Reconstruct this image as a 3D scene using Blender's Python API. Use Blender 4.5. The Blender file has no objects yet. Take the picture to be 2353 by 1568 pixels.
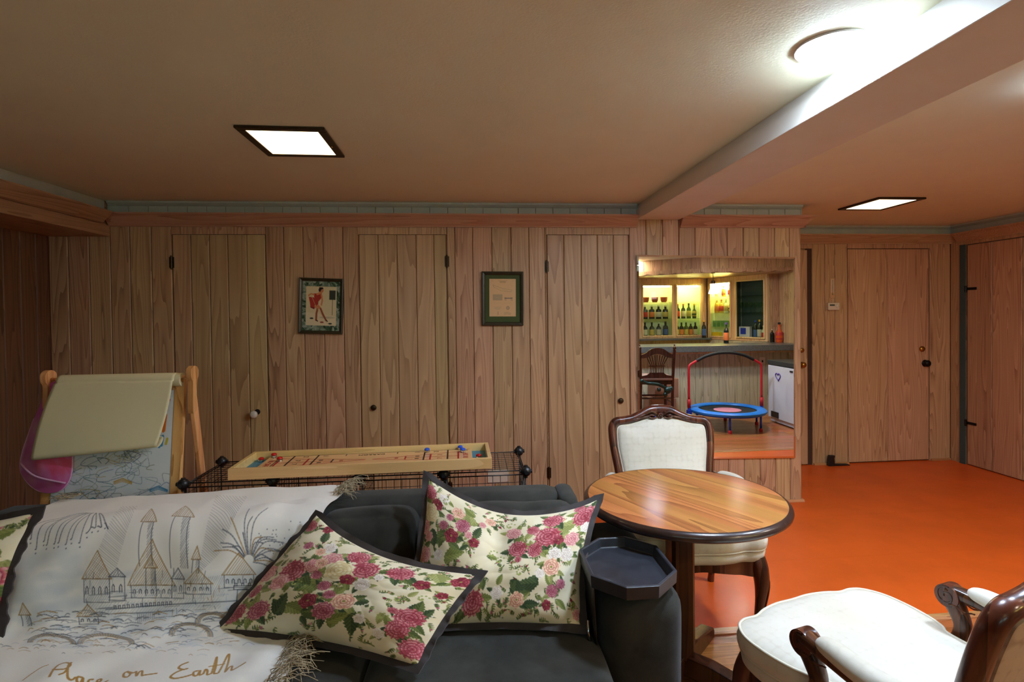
import bpy, bmesh, math, random
import numpy as np
from mathutils import Vector, Matrix, noise
random.seed(7)
C = bpy.context.scene.collection
PI = math.pi
sin, cos, rad = math.sin, math.cos, math.radians
V = Vector

# ------------------------------------------------------------------ colour
def lin(c):
    return c/12.92 if c <= .04045 else ((c+.055)/1.055)**2.4
def L3(r, g, b):
    return (lin(r/255), lin(g/255), lin(b/255), 1)
_M = {}
def nt(name):
    m = bpy.data.materials.new(name); m.use_nodes = True
    t = m.node_tree; p = t.nodes['Principled BSDF']
    _M[name] = m
    return m, t, t.nodes, t.links, p
def setp(p, rough=.5, metal=0, spec=.5, coat=0, sheen=0, trans=0, ior=None):
    p.inputs['Roughness'].default_value = rough
    p.inputs['Metallic'].default_value = metal
    p.inputs['Specular IOR Level'].default_value = spec
    p.inputs['Coat Weight'].default_value = coat
    p.inputs['Coat Roughness'].default_value = .15
    p.inputs['Sheen Weight'].default_value = sheen
    p.inputs['Transmission Weight'].default_value = trans
    if ior: p.inputs['IOR'].default_value = ior
def node(N, typ, **kw):
    n = N.new(typ)
    for k, v in kw.items():
        if k in n.inputs: n.inputs[k].default_value = v
        else: setattr(n, k, v)
    return n
def ramp(N, stops):
    r = N.new('ShaderNodeValToRGB'); e = r.color_ramp.elements
    e[0].position, e[0].color = stops[0]; e[1].position, e[1].color = stops[-1]
    for s in stops[1:-1]:
        x = e.new(s[0]); x.color = s[1]
    return r
def plain(name, col, rough=.5, metal=0, spec=.5, bump=0, bscale=200, var=.0, vscale=6, coat=0, sheen=0, trans=0, ior=None):
    """one colour with a faint mottle and a fine bump"""
    m, t, N, K, p = nt(name); setp(p, rough, metal, spec, coat, sheen, trans, ior)
    c = L3(*col)
    tc = node(N, 'ShaderNodeTexCoord')
    if var > 0:
        n = node(N, 'ShaderNodeTexNoise', Scale=vscale, Detail=5.0, Roughness=.6)
        K.new(tc.outputs['Object'], n.inputs['Vector'])
        r = ramp(N, [(.3, tuple(x*(1-var) for x in c[:3])+(1,)), (.7, tuple(min(1, x*(1+var)) for x in c[:3])+(1,))])
        K.new(n.outputs['Fac'], r.inputs['Fac']); K.new(r.outputs['Color'], p.inputs['Base Color'])
    else:
        p.inputs['Base Color'].default_value = c
    if bump > 0:
        n2 = node(N, 'ShaderNodeTexNoise', Scale=bscale, Detail=3.0)
        K.new(tc.outputs['Object'], n2.inputs['Vector'])
        b = node(N, 'ShaderNodeBump', Strength=bump, Distance=.002)
        K.new(n2.outputs['Fac'], b.inputs['Height']); K.new(b.outputs['Normal'], p.inputs['Normal'])
    return m
def emit(name, col, s):
    m, t, N, K, p = nt(name)
    p.inputs['Base Color'].default_value = L3(*col)
    p.inputs['Emission Color'].default_value = L3(*col); p.inputs['Emission Strength'].default_value = s
    return m
def wood(name, dark, mid, light, axis='Z', ring=26, rough=.5, scale=1.0, across=9.0, along=.55, coat=0, plank=.16, spec=.4, bump=.15):
    """growth rings = contour lines of a stretched noise; each board shifted by its 'rnd' value"""
    m, t, N, K, p = nt(name); setp(p, rough, 0, spec, coat)
    tc = node(N, 'ShaderNodeTexCoord'); at = node(N, 'ShaderNodeAttribute'); at.attribute_name = 'rnd'
    mp = node(N, 'ShaderNodeMapping')
    sc = [across*scale]*3; sc['XYZ'.index(axis)] = along*scale
    mp.inputs['Scale'].default_value = sc
    mul = node(N, 'ShaderNodeVectorMath', operation='MULTIPLY'); mul.inputs[1].default_value = (37, 19, 53)
    cmb = node(N, 'ShaderNodeCombineXYZ')
    for i in range(3): K.new(at.outputs['Fac'], cmb.inputs[i])
    K.new(cmb.outputs[0], mul.inputs[0])
    add = node(N, 'ShaderNodeVectorMath', operation='ADD')
    K.new(tc.outputs['Object'], mp.inputs['Vector']); K.new(mp.outputs[0], add.inputs[0]); K.new(mul.outputs[0], add.inputs[1])
    n1 = node(N, 'ShaderNodeTexNoise', Scale=1.0, Detail=1.5, Roughness=.4)
    K.new(add.outputs[0], n1.inputs['Vector'])
    m1 = node(N, 'ShaderNodeMath', operation='MULTIPLY'); m1.inputs[1].default_value = ring
    K.new(n1.outputs['Fac'], m1.inputs[0])
    fr = node(N, 'ShaderNodeMath', operation='FRACT'); K.new(m1.outputs[0], fr.inputs[0])
    # fibres
    mp2 = node(N, 'ShaderNodeMapping'); s2 = [160*scale]*3; s2['XYZ'.index(axis)] = 3*scale
    mp2.inputs['Scale'].default_value = s2
    K.new(tc.outputs['Object'], mp2.inputs['Vector'])
    n2 = node(N, 'ShaderNodeTexNoise', Scale=1.0, Detail=4.0, Roughness=.65); K.new(mp2.outputs[0], n2.inputs['Vector'])
    n3 = node(N, 'ShaderNodeTexNoise', Scale=.55, Detail=2.0); K.new(add.outputs[0], n3.inputs['Vector'])
    r = ramp(N, [(.30, L3(*dark)), (.47, L3(*mid)), (.82, L3(*light)), (1, L3(*mid))])
    a1 = node(N, 'ShaderNodeMath', operation='MULTIPLY_ADD'); a1.inputs[1].default_value = .45; a1.inputs[2].default_value = 0
    K.new(fr.outputs[0], a1.inputs[0])
    a2 = node(N, 'ShaderNodeMath', operation='MULTIPLY_ADD'); a2.inputs[1].default_value = .35
    K.new(n2.outputs['Fac'], a2.inputs[0]); K.new(a1.outputs[0], a2.inputs[2])
    a3 = node(N, 'ShaderNodeMath', operation='MULTIPLY_ADD'); a3.inputs[1].default_value = .35
    K.new(n3.outputs['Fac'], a3.inputs[0]); K.new(a2.outputs[0], a3.inputs[2])
    K.new(a3.outputs[0], r.inputs['Fac'])
    # board to board tone
    hs = node(N, 'ShaderNodeHueSaturation')
    mr = node(N, 'ShaderNodeMapRange'); mr.inputs['To Min'].default_value = 1-plank; mr.inputs['To Max'].default_value = 1+plank
    K.new(at.outputs['Fac'], mr.inputs['Value']); K.new(mr.outputs[0], hs.inputs['Value'])
    mh = node(N, 'ShaderNodeMath', operation='MULTIPLY'); mh.inputs[1].default_value = 7.31
    mf = node(N, 'ShaderNodeMath', operation='FRACT'); K.new(at.outputs['Fac'], mh.inputs[0]); K.new(mh.outputs[0], mf.inputs[0])
    mr2 = node(N, 'ShaderNodeMapRange'); mr2.inputs['To Min'].default_value = .5-.012; mr2.inputs['To Max'].default_value = .5+.012
    K.new(mf.outputs[0], mr2.inputs['Value']); K.new(mr2.outputs[0], hs.inputs['Hue'])
    K.new(r.outputs['Color'], hs.inputs['Color']); K.new(hs.outputs['Color'], p.inputs['Base Color'])
    b = node(N, 'ShaderNodeBump', Strength=bump, Distance=.001); K.new(n2.outputs['Fac'], b.inputs['Height'])
    K.new(b.outputs['Normal'], p.inputs['Normal'])
    return m
def painted(name, rough=.8, bump=.25, bscale=900, spec=.2, sheen=0):
    """surface pattern carried by the mesh colour layer 'Col' (prints and drawings)"""
    m, t, N, K, p = nt(name); setp(p, rough, 0, spec, sheen=sheen)
    at = node(N, 'ShaderNodeAttribute'); at.attribute_name = 'Col'
    K.new(at.outputs['Color'], p.inputs['Base Color'])
    tc = node(N, 'ShaderNodeTexCoord'); n2 = node(N, 'ShaderNodeTexNoise', Scale=bscale, Detail=2.0)
    K.new(tc.outputs['Object'], n2.inputs['Vector'])
    b = node(N, 'ShaderNodeBump', Strength=bump, Distance=.001); K.new(n2.outputs['Fac'], b.inputs['Height']); K.new(b.outputs['Normal'], p.inputs['Normal'])
    return m
def brocade(name, col, col2, size=34):
    """woven scale pattern of the armchair upholstery"""
    m, t, N, K, p = nt(name); setp(p, .6, 0, .3, sheen=.2)
    tc = node(N, 'ShaderNodeTexCoord')
    v = node(N, 'ShaderNodeTexVoronoi', Scale=size, feature='F1'); v.inputs['Randomness'].default_value = .35
    K.new(tc.outputs['Object'], v.inputs['Vector'])
    r = ramp(N, [(.0, L3(*col)), (.55, L3(*col)), (.8, L3(*col2))]); K.new(v.outputs['Distance'], r.inputs['Fac'])
    n = node(N, 'ShaderNodeTexNoise', Scale=3.5, Detail=5.0)
    K.new(tc.outputs['Object'], n.inputs['Vector'])
    mx = node(N, 'ShaderNodeMixRGB', blend_type='MULTIPLY'); mx.inputs[0].default_value = .5
    r2 = ramp(N, [(.35, (.78, .74, .64, 1)), (.6, (1, 1, 1, 1))]); K.new(n.outputs['Fac'], r2.inputs['Fac'])
    K.new(r.outputs['Color'], mx.inputs[1]); K.new(r2.outputs['Color'], mx.inputs[2]); K.new(mx.outputs[0], p.inputs['Base Color'])
    n2 = node(N, 'ShaderNodeTexNoise', Scale=700.0); K.new(tc.outputs['Object'], n2.inputs['Vector'])
    ad = node(N, 'ShaderNodeMath', operation='MULTIPLY_ADD'); ad.inputs[1].default_value = .25
    K.new(n2.outputs['Fac'], ad.inputs[0]); K.new(v.outputs['Distance'], ad.inputs[2])
    b = node(N, 'ShaderNodeBump', Strength=.35, Distance=.002); K.new(ad.outputs[0], b.inputs['Height']); K.new(b.outputs['Normal'], p.inputs['Normal'])
    return m
def glass(name, col=(255, 255, 255), rough=0.0, alpha=None):
    m, t, N, K, p = nt(name)
    gl = node(N, 'ShaderNodeBsdfGlossy', Roughness=0.02); tr = node(N, 'ShaderNodeBsdfTransparent'); tr.inputs['Color'].default_value = L3(*col)
    mx = node(N, 'ShaderNodeMixShader'); fn = node(N, 'ShaderNodeFresnel', IOR=1.5)
    ge = node(N, 'ShaderNodeNewGeometry'); sb_ = node(N, 'ShaderNodeMath', operation='SUBTRACT'); sb_.inputs[0].default_value = 1; K.new(ge.outputs['Backfacing'], sb_.inputs[1])
    ml = node(N, 'ShaderNodeMath', operation='MULTIPLY'); K.new(fn.outputs[0], ml.inputs[0]); K.new(sb_.outputs[0], ml.inputs[1])
    K.new(ml.outputs[0], mx.inputs[0]); K.new(tr.outputs[0], mx.inputs[1]); K.new(gl.outputs[0], mx.inputs[2])
    K.new(mx.outputs[0], N['Material Output'].inputs['Surface'])
    return m

M_PANEL = wood('pickled cypress board', (148, 111, 80), (182, 145, 108), (201, 166, 128), 'Z', ring=17, rough=.45, plank=.10)
M_PANELX = wood('pickled cypress rail', (152, 112, 84), (176, 138, 107), (190, 154, 122), 'X', ring=14, rough=.45, plank=.05)
M_PANELY = wood('pickled cypress rail lengthwise', (140, 102, 76), (164, 126, 96), (178, 142, 110), 'Y', ring=14, rough=.45, plank=.05)
M_DOOR = wood('closet door board', (158, 128, 90), (180, 150, 108), (196, 167, 124), 'Z', ring=9, rough=.42, plank=.06)
M_GREY = plain('grey green paint', (186, 192, 180), .6, var=.08, bump=.1, bscale=60)
M_CEIL = plain('off white ceiling paint', (228, 229, 203), .6, spec=.25, var=.03, vscale=2.5, bump=.35, bscale=120)
M_BEAM = plain('cream beam paint', (220, 214, 200), .38, spec=.5, var=.03, bump=.12, bscale=40)
M_ORANGE = plain('orange floor paint', (222, 98, 32), .40, spec=.22, var=.09, vscale=3, bump=.15, bscale=25, coat=.08)
M_FLOOR = wood('oak floor board', (146, 84, 42), (176, 104, 56), (198, 126, 74), 'X', ring=12, rough=.28, plank=.12, coat=.3)
M_DARK = plain('dark gap', (18, 14, 10), .9)
M_SILL = wood('pale oak threshold', (150, 96, 54), (190, 134, 84), (206, 152, 104), 'X', ring=10, rough=.3, coat=.3)
M_BRONZE = plain('antique bronze', (66, 52, 34), .38, metal=.8, var=.2, vscale=30)
M_BRASS = plain('brass', (178, 132, 60), .25, metal=1, var=.15, vscale=60)
M_BLACK = plain('black metal', (18, 18, 18), .35, metal=.5)
M_BLACKP = plain('black plastic', (20, 21, 23), .38)
M_WHITEC = plain('white ceramic', (226, 222, 206), .15, coat=.5)
M_STEEL = plain('chrome', (200, 204, 206), .15, metal=1)
M_WARM = emit('warm diffuser', (255, 222, 168), 2.4)
M_WARM2 = emit('dim warm diffuser', (255, 226, 176), .8)
M_COOL = emit('cool diffuser', (206, 228, 255), 47)

# ------------------------------------------------------------------ mesh builder
WL = {}
class MB:
    def __init__(s): s.v = []; s.f = []; s.r = []
    def add(s, vs, fs, rnd=None):
        o = len(s.v); s.v += [tuple(x) for x in vs]; s.f += [tuple(i+o for i in f) for f in fs]
        s.r += [random.random() if rnd is None else rnd]*len(vs); return s
    def add2(s, vs, fs, rnd=None):
        r = random.random() if rnd is None else rnd
        return s.add(vs, fs, r)
    def box(s, x0, x1, y0, y1, z0, z1, rnd=None, M=None):
        r = random.random() if rnd is None else rnd
        vs = [(x, y, z) for z in (z0, z1) for y in (y0, y1) for x in (x0, x1)]
        if M is not None: vs = [M @ V(p) for p in vs]
        return s.add(vs, [(0, 2, 3, 1), (4, 5, 7, 6), (0, 1, 5, 4), (2, 6, 7, 3), (0, 4, 6, 2), (1, 3, 7, 5)], r)
    def prism(s, poly, a, b, axis='Z', rnd=None, M=None):
        """poly: 2-D points in the plane across axis; a..b along it"""
        r = random.random() if rnd is None else rnd
        n = len(poly); vs = []
        for h in (a, b):
            for (u, w) in poly:
                p = {'Z': (u, w, h), 'Y': (u, h, w), 'X': (h, u, w)}[axis]
                vs.append(M @ V(p) if M is not None else p)
        fs = [tuple(range(n))[::-1], tuple(range(n, 2*n))]+[(i, (i+1) % n, (i+1) % n+n, i+n) for i in range(n)]
        return s.add(vs, fs, r)
    def rings(s, rs, closed=False, cap=True, rnd=None):
        """rs: list of rings of equal length"""
        r = random.random() if rnd is None else rnd
        n = len(rs[0]); vs = [p for g in rs for p in g]; m = len(rs)
        fs = []
        for i in range(m if closed else m-1):
            j = (i+1) % m
            for k in range(n):
                q = (k+1) % n; fs.append((i*n+k, i*n+q, j*n+q, j*n+k))
        if cap and not closed: fs += [tuple(range(n))[::-1], tuple(range((m-1)*n, m*n))]
        return s.add(vs, fs, r)
    def lathe(s, prof, c=(0, 0, 0), axis='Z', n=24, cap=True, M=None):
        rs = []
        for (r, h) in prof:
            g = []
            for k in range(n):
                a = 2*PI*k/n; x, y = max(r, 1e-5)*cos(a), max(r, 1e-5)*sin(a)
                p = {'Z': (x, y, h), 'Y': (x, h, y), 'X': (h, x, y)}[axis]
                p = V(p)+V(c)
                g.append(M @ p if M is not None else p)
            rs.append(g)
        return s.rings(rs, cap=cap)
    def tube(s, path, r, n=8, closed=False, cap=True, rnd=None):
        P = [V(p) for p in path]; m = len(P)
        R = r if isinstance(r, (list, tuple)) else [r]*m
        T = []
        for i in range(m):
            if closed: d = P[(i+1) % m]-P[i-1]
            else: d = P[min(i+1, m-1)]-P[max(i-1, 0)]
            T.append(d.normalized() if d.length > 1e-9 else V((0, 0, 1)))
        up = V((0, 0, 1)) if abs(T[0].z) < .9 else V((1, 0, 0))
        a = T[0].cross(up).normalized(); rs = []
        for i in range(m):
            a = (a-T[i]*a.dot(T[i])).normalized(); b = T[i].cross(a)
            rs.append([P[i]+(a*cos(2*PI*k/n)+b*sin(2*PI*k/n))*R[i] for k in range(n)])
        return s.rings(rs, closed, cap, rnd)
    def sweep(s, path, w, h, side=(1, 0, 0), n=16, p=2.6, cap=True, closed=False, rnd=None):
        """rounded-rectangle section: w along side, h across it"""
        P = [V(q) for q in path]; m = len(P); sd = V(side).normalized()
        W = w if isinstance(w, (list, tuple)) else [w]*m
        H = h if isinstance(h, (list, tuple)) else [h]*m
        rs = []
        for i in range(m):
            if closed: t = (P[(i+1) % m]-P[i-1]).normalized()
            else: t = (P[min(i+1, m-1)]-P[max(i-1, 0)]).normalized()
            a = (sd-t*sd.dot(t)).normalized(); b = t.cross(a); g = []
            for k in range(n):
                th = 2*PI*(k+.5)/n; cx, cy = cos(th), sin(th)
                g.append(P[i]+a*(abs(cx)**(2/p)*math.copysign(1, cx)*W[i]/2)+b*(abs(cy)**(2/p)*math.copysign(1, cy)*H[i]/2))
            rs.append(g)
        return s.rings(rs, closed, cap, rnd)
    def grid(s, fn, nu, nv, rnd=0.5):
        vs = [fn(i/nu, j/nv) for j in range(nv+1) for i in range(nu+1)]
        fs = [(j*(nu+1)+i, j*(nu+1)+i+1, (j+1)*(nu+1)+i+1, (j+1)*(nu+1)+i) for j in range(nv) for i in range(nu)]
        return s.add(vs, fs, rnd)
    def sphere(s, c, r, n=12, sc=(1, 1, 1)):
        pr = [(r*sin(PI*i/n), -r*cos(PI*i/n)) for i in range(n+1)]
        rs = [[(c[0]+a*cos(2*PI*k/(2*n))*sc[0], c[1]+a*sin(2*PI*k/(2*n))*sc[1], c[2]+b*sc[2]) for k in range(2*n)] for a, b in [(max(a, 1e-5), b) for a, b in pr]]
        return s.rings(rs)
    def softbox(s, c, d, r=.05, puff=(0, 0, 0), n=14, M=None, wob=0, seed=0):
        """cushion: rounded box whose faces swell by puff"""
        bm = bmesh.new(); bmesh.ops.create_cube(bm, size=2)
        bmesh.ops.subdivide_edges(bm, edges=bm.edges[:], cuts=n, use_grid_fill=True)
        hx = [x/2 for x in d]; vs = []
        for v in bm.verts:
            u = v.co.copy()
            p = V([u[i]*hx[i] for i in range(3)])
            q = V([max(-(hx[i]-r), min(hx[i]-r, p[i])) for i in range(3)])
            e = p-q
            if e.length > 1e-6: p = q+e.normalized()*min(r, max(abs(e[0]), abs(e[1]), abs(e[2])))
            for i in range(3):
                j, k = (i+1) % 3, (i+2) % 3
                if abs(u[i]) > .999: p[i] += math.copysign(puff[i]*(1-u[j]**2)*(1-u[k]**2), u[i])
                else: p[i] += u[i]*puff[i]*(1-u[j]**2)*(1-u[k]**2)
            if wob: p += V([noise.noise(V(p)*5+V((seed+i*9, 0, 0))) for i in range(3)])*wob
            p = p+V(c) if M is None else M @ p+V(c)
            vs.append(tuple(p))
        bm.verts.index_update(); fs = [tuple(v.index for v in f.verts) for f in bm.faces]; bm.free()
        return s.add(vs, fs, .5)
    def build(s, name, mat, parent=None, smooth=False, bevel=0, seg=2, col=None, sub=0, solid=0):
        me = bpy.data.meshes.new(name)
        off = V(WL.get(parent.name, (0, 0, 0))) if parent else V((0, 0, 0))
        vs = [tuple(V(p)-off) for p in s.v] if off.length else s.v
        me.from_pydata(vs, [], s.f)
        mats = mat if isinstance(mat, (list, tuple)) else [mat]
        for q in mats: me.materials.append(q)
        a = me.attributes.new('rnd', 'FLOAT', 'POINT'); a.data.foreach_set('value', s.r)
        if col is not None:
            ca = me.color_attributes.new('Col', 'FLOAT_COLOR', 'POINT'); ca.data.foreach_set('color', np.asarray(col, dtype=np.float32).ravel())
        bm = bmesh.new(); bm.from_mesh(me); bmesh.ops.recalc_face_normals(bm, faces=bm.faces[:]); bm.to_mesh(me); bm.free()
        if smooth:
            me.polygons.foreach_set('use_smooth', [True]*len(me.polygons))
            if smooth != 1: me.set_sharp_from_angle(angle=rad(smooth))
        o = bpy.data.objects.new(name, me); C.objects.link(o)
        if parent: o.parent = parent; WL[o.name] = tuple(off)
        else: WL[o.name] = (0, 0, 0)
        if bevel:
            b = o.modifiers.new('bevel', 'BEVEL'); b.width = bevel; b.segments = seg; b.limit_method = 'ANGLE'; b.angle_limit = rad(40)
        if solid:
            b = o.modifiers.new('solid', 'SOLIDIFY'); b.thickness = solid; b.offset = 0
        if sub:
            b = o.modifiers.new('sub', 'SUBSURF'); b.levels = b.render_levels = sub
        return o
def thing(name, label, cat, loc=(0, 0, 0), rz=0, group=None):
    o = bpy.data.objects.new(name, None); C.objects.link(o); o.empty_display_size = .1
    o.location = loc; o.rotation_euler = (0, 0, rz); WL[o.name] = tuple(loc) if rz == 0 else (0, 0, 0)
    o['label'] = label; o['category'] = cat
    if group: o['group'] = group
    return o
def tag(o, label, cat, group=None, kind=None):
    o['label'] = label; o['category'] = cat
    if group: o['group'] = group
    if kind: o['kind'] = kind
    return o
def st(o, label=None):
    o['kind'] = 'structure'
    if label: o['label'] = label
    return o
def dup(root, loc, rz, label, group=None):
    r = root.copy(); C.objects.link(r); r.location = loc; r.rotation_euler = (0, 0, rz); r['label'] = label
    if group: r['group'] = group
    def rec(src, dst):
        for ch in list(src.children):
            c = ch.copy(); C.objects.link(c); c.parent = dst; rec(ch, c)
    rec(root, r); return r

def lerp(a, b, t): return a+(b-a)*t
def cr(pts, n=8, closed=False):
    """Catmull-Rom through points"""
    P = [V(p) for p in pts]; m = len(P); out = []
    for i in range(m if closed else m-1):
        if closed: a, b, c, d = P[i-1], P[i], P[(i+1) % m], P[(i+2) % m]
        else: a, b, c, d = P[max(i-1, 0)], P[i], P[i+1], P[min(i+2, m-1)]
        for k in range(n):
            t = k/n; out.append(.5*((2*b)+(c-a)*t+(2*a-5*b+4*c-d)*t*t+(3*b-a-3*c+d)*t**3))
    if not closed: out.append(P[-1])
    return out

# ------------------------------------------------------------------ 2-D painter
class Canvas:
    def __init__(s, w, h, bg): s.w, s.h = w, h; s.a = np.empty((h, w, 3), np.float32); s.a[:] = np.array(bg)/255.
    def _box(s, x0, y0, x1, y1):
        x0, y0, x1, y1 = max(0, int(x0)), max(0, int(y0)), min(s.w, int(x1)+2), min(s.h, int(y1)+2)
        if x1 <= x0 or y1 <= y0: return None
        yy, xx = np.mgrid[y0:y1, x0:x1]; return x0, y0, x1, y1, xx.astype(np.float32), yy.astype(np.float32)
    def blend(s, b, m, col, al=1.):
        x0, y0, x1, y1 = b[:4]; m = np.clip(m, 0, 1)[..., None]*al
        s.a[y0:y1, x0:x1] = s.a[y0:y1, x0:x1]*(1-m)+np.asarray(col, np.float32)/255.*m
    def line(s, pts, w, col, al=1.):
        for i in range(len(pts)-1):
            (ax, ay), (bx, by) = pts[i][:2], pts[i+1][:2]
            b = s._box(min(ax, bx)-w-1, min(ay, by)-w-1, max(ax, bx)+w+1, max(ay, by)+w+1)
            if b is None: continue
            xx, yy = b[4], b[5]; dx, dy = bx-ax, by-ay; l = dx*dx+dy*dy+1e-9
            t = np.clip(((xx-ax)*dx+(yy-ay)*dy)/l, 0, 1); d = np.hypot(xx-ax-t*dx, yy-ay-t*dy)
            s.blend(b, w/2+.5-d, col, al)
    def disc(s, x, y, rx, col, ry=None, al=1., ang=0, soft=1.):
        ry = ry or rx; R = max(rx, ry)+2; b = s._box(x-R, y-R, x+R, y+R)
        if b is None: return
        xx, yy = b[4]-x, b[5]-y; c, q = cos(ang), sin(ang); u, v = (xx*c+yy*q)/rx, (-xx*q+yy*c)/ry
        s.blend(b, (1-np.hypot(u, v))*min(rx, ry)/soft+.5, col, al)
    def poly(s, pts, col, al=1.):
        xs = [p[0] for p in pts]; ys = [p[1] for p in pts]; b = s._box(min(xs), min(ys), max(xs), max(ys))
        if b is None: return
        xx, yy = b[4], b[5]; ins = np.zeros(xx.shape, bool); n = len(pts)
        for i in range(n):
            (ax, ay), (bx, by) = pts[i], pts[(i+1) % n]
            if ay == by: continue
            ins ^= ((ay > yy) != (by > yy)) & (xx < (bx-ax)*(yy-ay)/(by-ay)+ax)
        s.blend(b, ins.astype(np.float32), col, al)
    def leaf(s, x, y, L, ang, col, dark, ratio=.42):
        b = s._box(x-L, y-L, x+L, y+L)
        if b is None: return
        xx, yy = b[4]-x, b[5]-y; c, q = cos(ang), sin(ang); u, v = (xx*c+yy*q)/L, (-xx*q+yy*c)/L
        w = ratio*np.clip(1-u*u, 0, 1)**.75*(1-.3*u)
        m = (w-np.abs(v))*L
        ser = 1+.12*np.sin(u*22)
        m = (w*ser-np.abs(v))*L
        sh = np.clip(.5+.5*np.sin((u*1.2-np.abs(v)*1.6)*16), 0, 1)*.55+.45*(v > 0)
        sh = np.where(np.abs(v)*L < .8, 0., sh)[..., None]
        colr = np.array(dark)*(1-sh)+np.array(col)*sh
        x0, y0, x1, y1 = b[:4]; mm = np.clip(m, 0, 1)[..., None]*np.where(np.abs(u) < 1, 1, 0)[..., None]
        s.a[y0:y1, x0:x1] = s.a[y0:y1, x0:x1]*(1-mm)+colr/255.*mm
    def flower(s, x, y, R, dark, mid, light, n=9, ry=None, seed=0, ang=0):
        ry = ry or R; rr = max(R, ry)*1.2+2; b = s._box(x-rr, y-rr, x+rr, y+rr)
        if b is None: return
        xx, yy = b[4]-x, b[5]-y; c, q = cos(ang), sin(ang)
        u, v = (xx*c+yy*q)/R, (-xx*q+yy*c)/ry
        r = np.hypot(u, v); th = np.arctan2(v, u)
        edge = .92+.08*np.cos(n*th+seed)+.04*np.cos(2.3*n*th+seed*2)
        m = (edge-r)*min(R, ry)*.7
        k = 1+np.floor(r*4.2); ph = th+k*2.4+seed+.35*np.sin(3*th+seed)
        pet = np.abs(np.sin(n*.5*ph)); fr_ = r*4.2-np.floor(r*4.2)
        val = .12+.34*r+.42*fr_*pet+.30*(pet > .55)*fr_-.30*(fr_ < .16)+.10*np.sin(23*u+7*v+seed)*np.sin(19*v-5*u)
        val = np.clip(val, 0, 1)[..., None]
        dk, md, lt = map(lambda z: np.array(z, np.float32), (dark, mid, light))
        colr = np.where(val < .5, dk+(md-dk)*(val*2), md+(lt-md)*(val*2-1))
        x0, y0, x1, y1 = b[:4]; mm = np.clip(m, 0, 1)[..., None]
        s.a[y0:y1, x0:x1] = s.a[y0:y1, x0:x1]*(1-mm)+colr/255.*mm
    def sample(s, u, v):
        """colours (linear rgba) for arrays u (0..1 left-right), v (0..1 top-bottom)"""
        x = np.clip(u*(s.w-1), 0, s.w-1.001); y = np.clip(v*(s.h-1), 0, s.h-1.001)
        x0 = x.astype(int); y0 = y.astype(int); fx = (x-x0)[:, None]; fy = (y-y0)[:, None]
        A = s.a
        c = (A[y0, x0]*(1-fx)+A[y0, x0+1]*fx)*(1-fy)+(A[y0+1, x0]*(1-fx)+A[y0+1, x0+1]*fx)*fy
        c = np.clip(c, 0, 1); c = np.where(c <= .04045, c/12.92, ((c+.055)/1.055)**2.4)
        return np.concatenate([c, np.ones((len(c), 1))], 1)
def gridcol(cv, nu, nv):
    jj, ii = np.mgrid[0:nv+1, 0:nu+1]; return cv.sample((ii/nu).ravel(), (jj/nv).ravel())

def text_mesh(txt, size, depth=.0006):
    cu = bpy.data.curves.new('t', 'FONT'); cu.body = txt; cu.size = size; cu.extrude = depth/2; cu.align_x = 'CENTER'; cu.align_y = 'CENTER'
    o = bpy.data.objects.new('t', cu); C.objects.link(o)
    dg = bpy.context.evaluated_depsgraph_get(); me = bpy.data.meshes.new_from_object(o.evaluated_get(dg))
    vs = [tuple(v.co) for v in me.vertices]; fs = [tuple(p.vertices) for p in me.polygons]
    C.objects.unlink(o); bpy.data.objects.remove(o); bpy.data.curves.remove(cu); bpy.data.meshes.remove(me)
    return vs, fs
# ================================================================== THE ROOM
D = 4.01; DF = 4.956; XC = 2.531; XR = 4.668; XL = -2.87; HC = 2.289; YR = -2.4; YT = 2.385
def plank_wall(mb, seams, z0, z1, y, t=.02, c=.005, axis='X', out=-1):
    """vertical boards with eased edges. axis X: wall faces -Y*(out=-1); axis Y: wall at x=y facing out"""
    for a, b in zip(seams[:-1], seams[1:]):
        g = .0014
        poly = [(a+g, t), (a+g, c), (a+c+g, 0), (b-c-g, 0), (b-g, c), (b-g, t)]
        if axis == 'X': pl = [(u, y-out*w) for u, w in poly]
        else: pl = [(y-out*w, u) for u, w in poly]
        mb.prism(pl, z0, z1, 'Z')
def even(a, b, pitch):
    n = max(1, round((b-a)/pitch)); return [a+(b-a)*i/n for i in range(n+1)]
# main wall ----------------------------------------------------------
DOORS = [(-2.072, -1.441), (-.803, -.174), (.555, 1.18)]
DS = [[-2.072, -1.947, -1.823, -1.7, -1.571, -1.441], [-.803, -.665, -.532, -.396, -.268, -.174], [.555, .685, .816, .938, 1.06, 1.18]]
s0 = [-2.87, -2.745, -2.61, -2.474, -2.346, -2.206, -2.072]
s1 = [-1.441, -1.319, -1.187, -1.049, -.912, -.803]
s2 = [-.174, -.117, .012, .152, .293, .425, .545, .555]
s3 = [1.18, 1.31, 1.437, 1.563, 1.69, 1.817, 1.943, 2.07, 2.197, 2.32, 2.44, XC]
DT = 2.062
mb = MB()
for s in (s0, s1, s2, s3): plank_wall(mb, s, 0, HC-.09, D)
for (a, b), q in zip(DOORS, DS):
    mb.box(a, b, D+.001, D+.02, DT+.004, HC-.09)
mb.box(XL-.08, XC-.02, D+.03, D+.08, 0, HC, rnd=.3)
for (a, b) in DOORS: mb.box(a-.004, b+.004, D+.022, D+.03, 0, DT+.01, rnd=.01)
wb = st(mb.build('wall_back', M_PANEL), 'long wall of vertical pickled wood boards')
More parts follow.
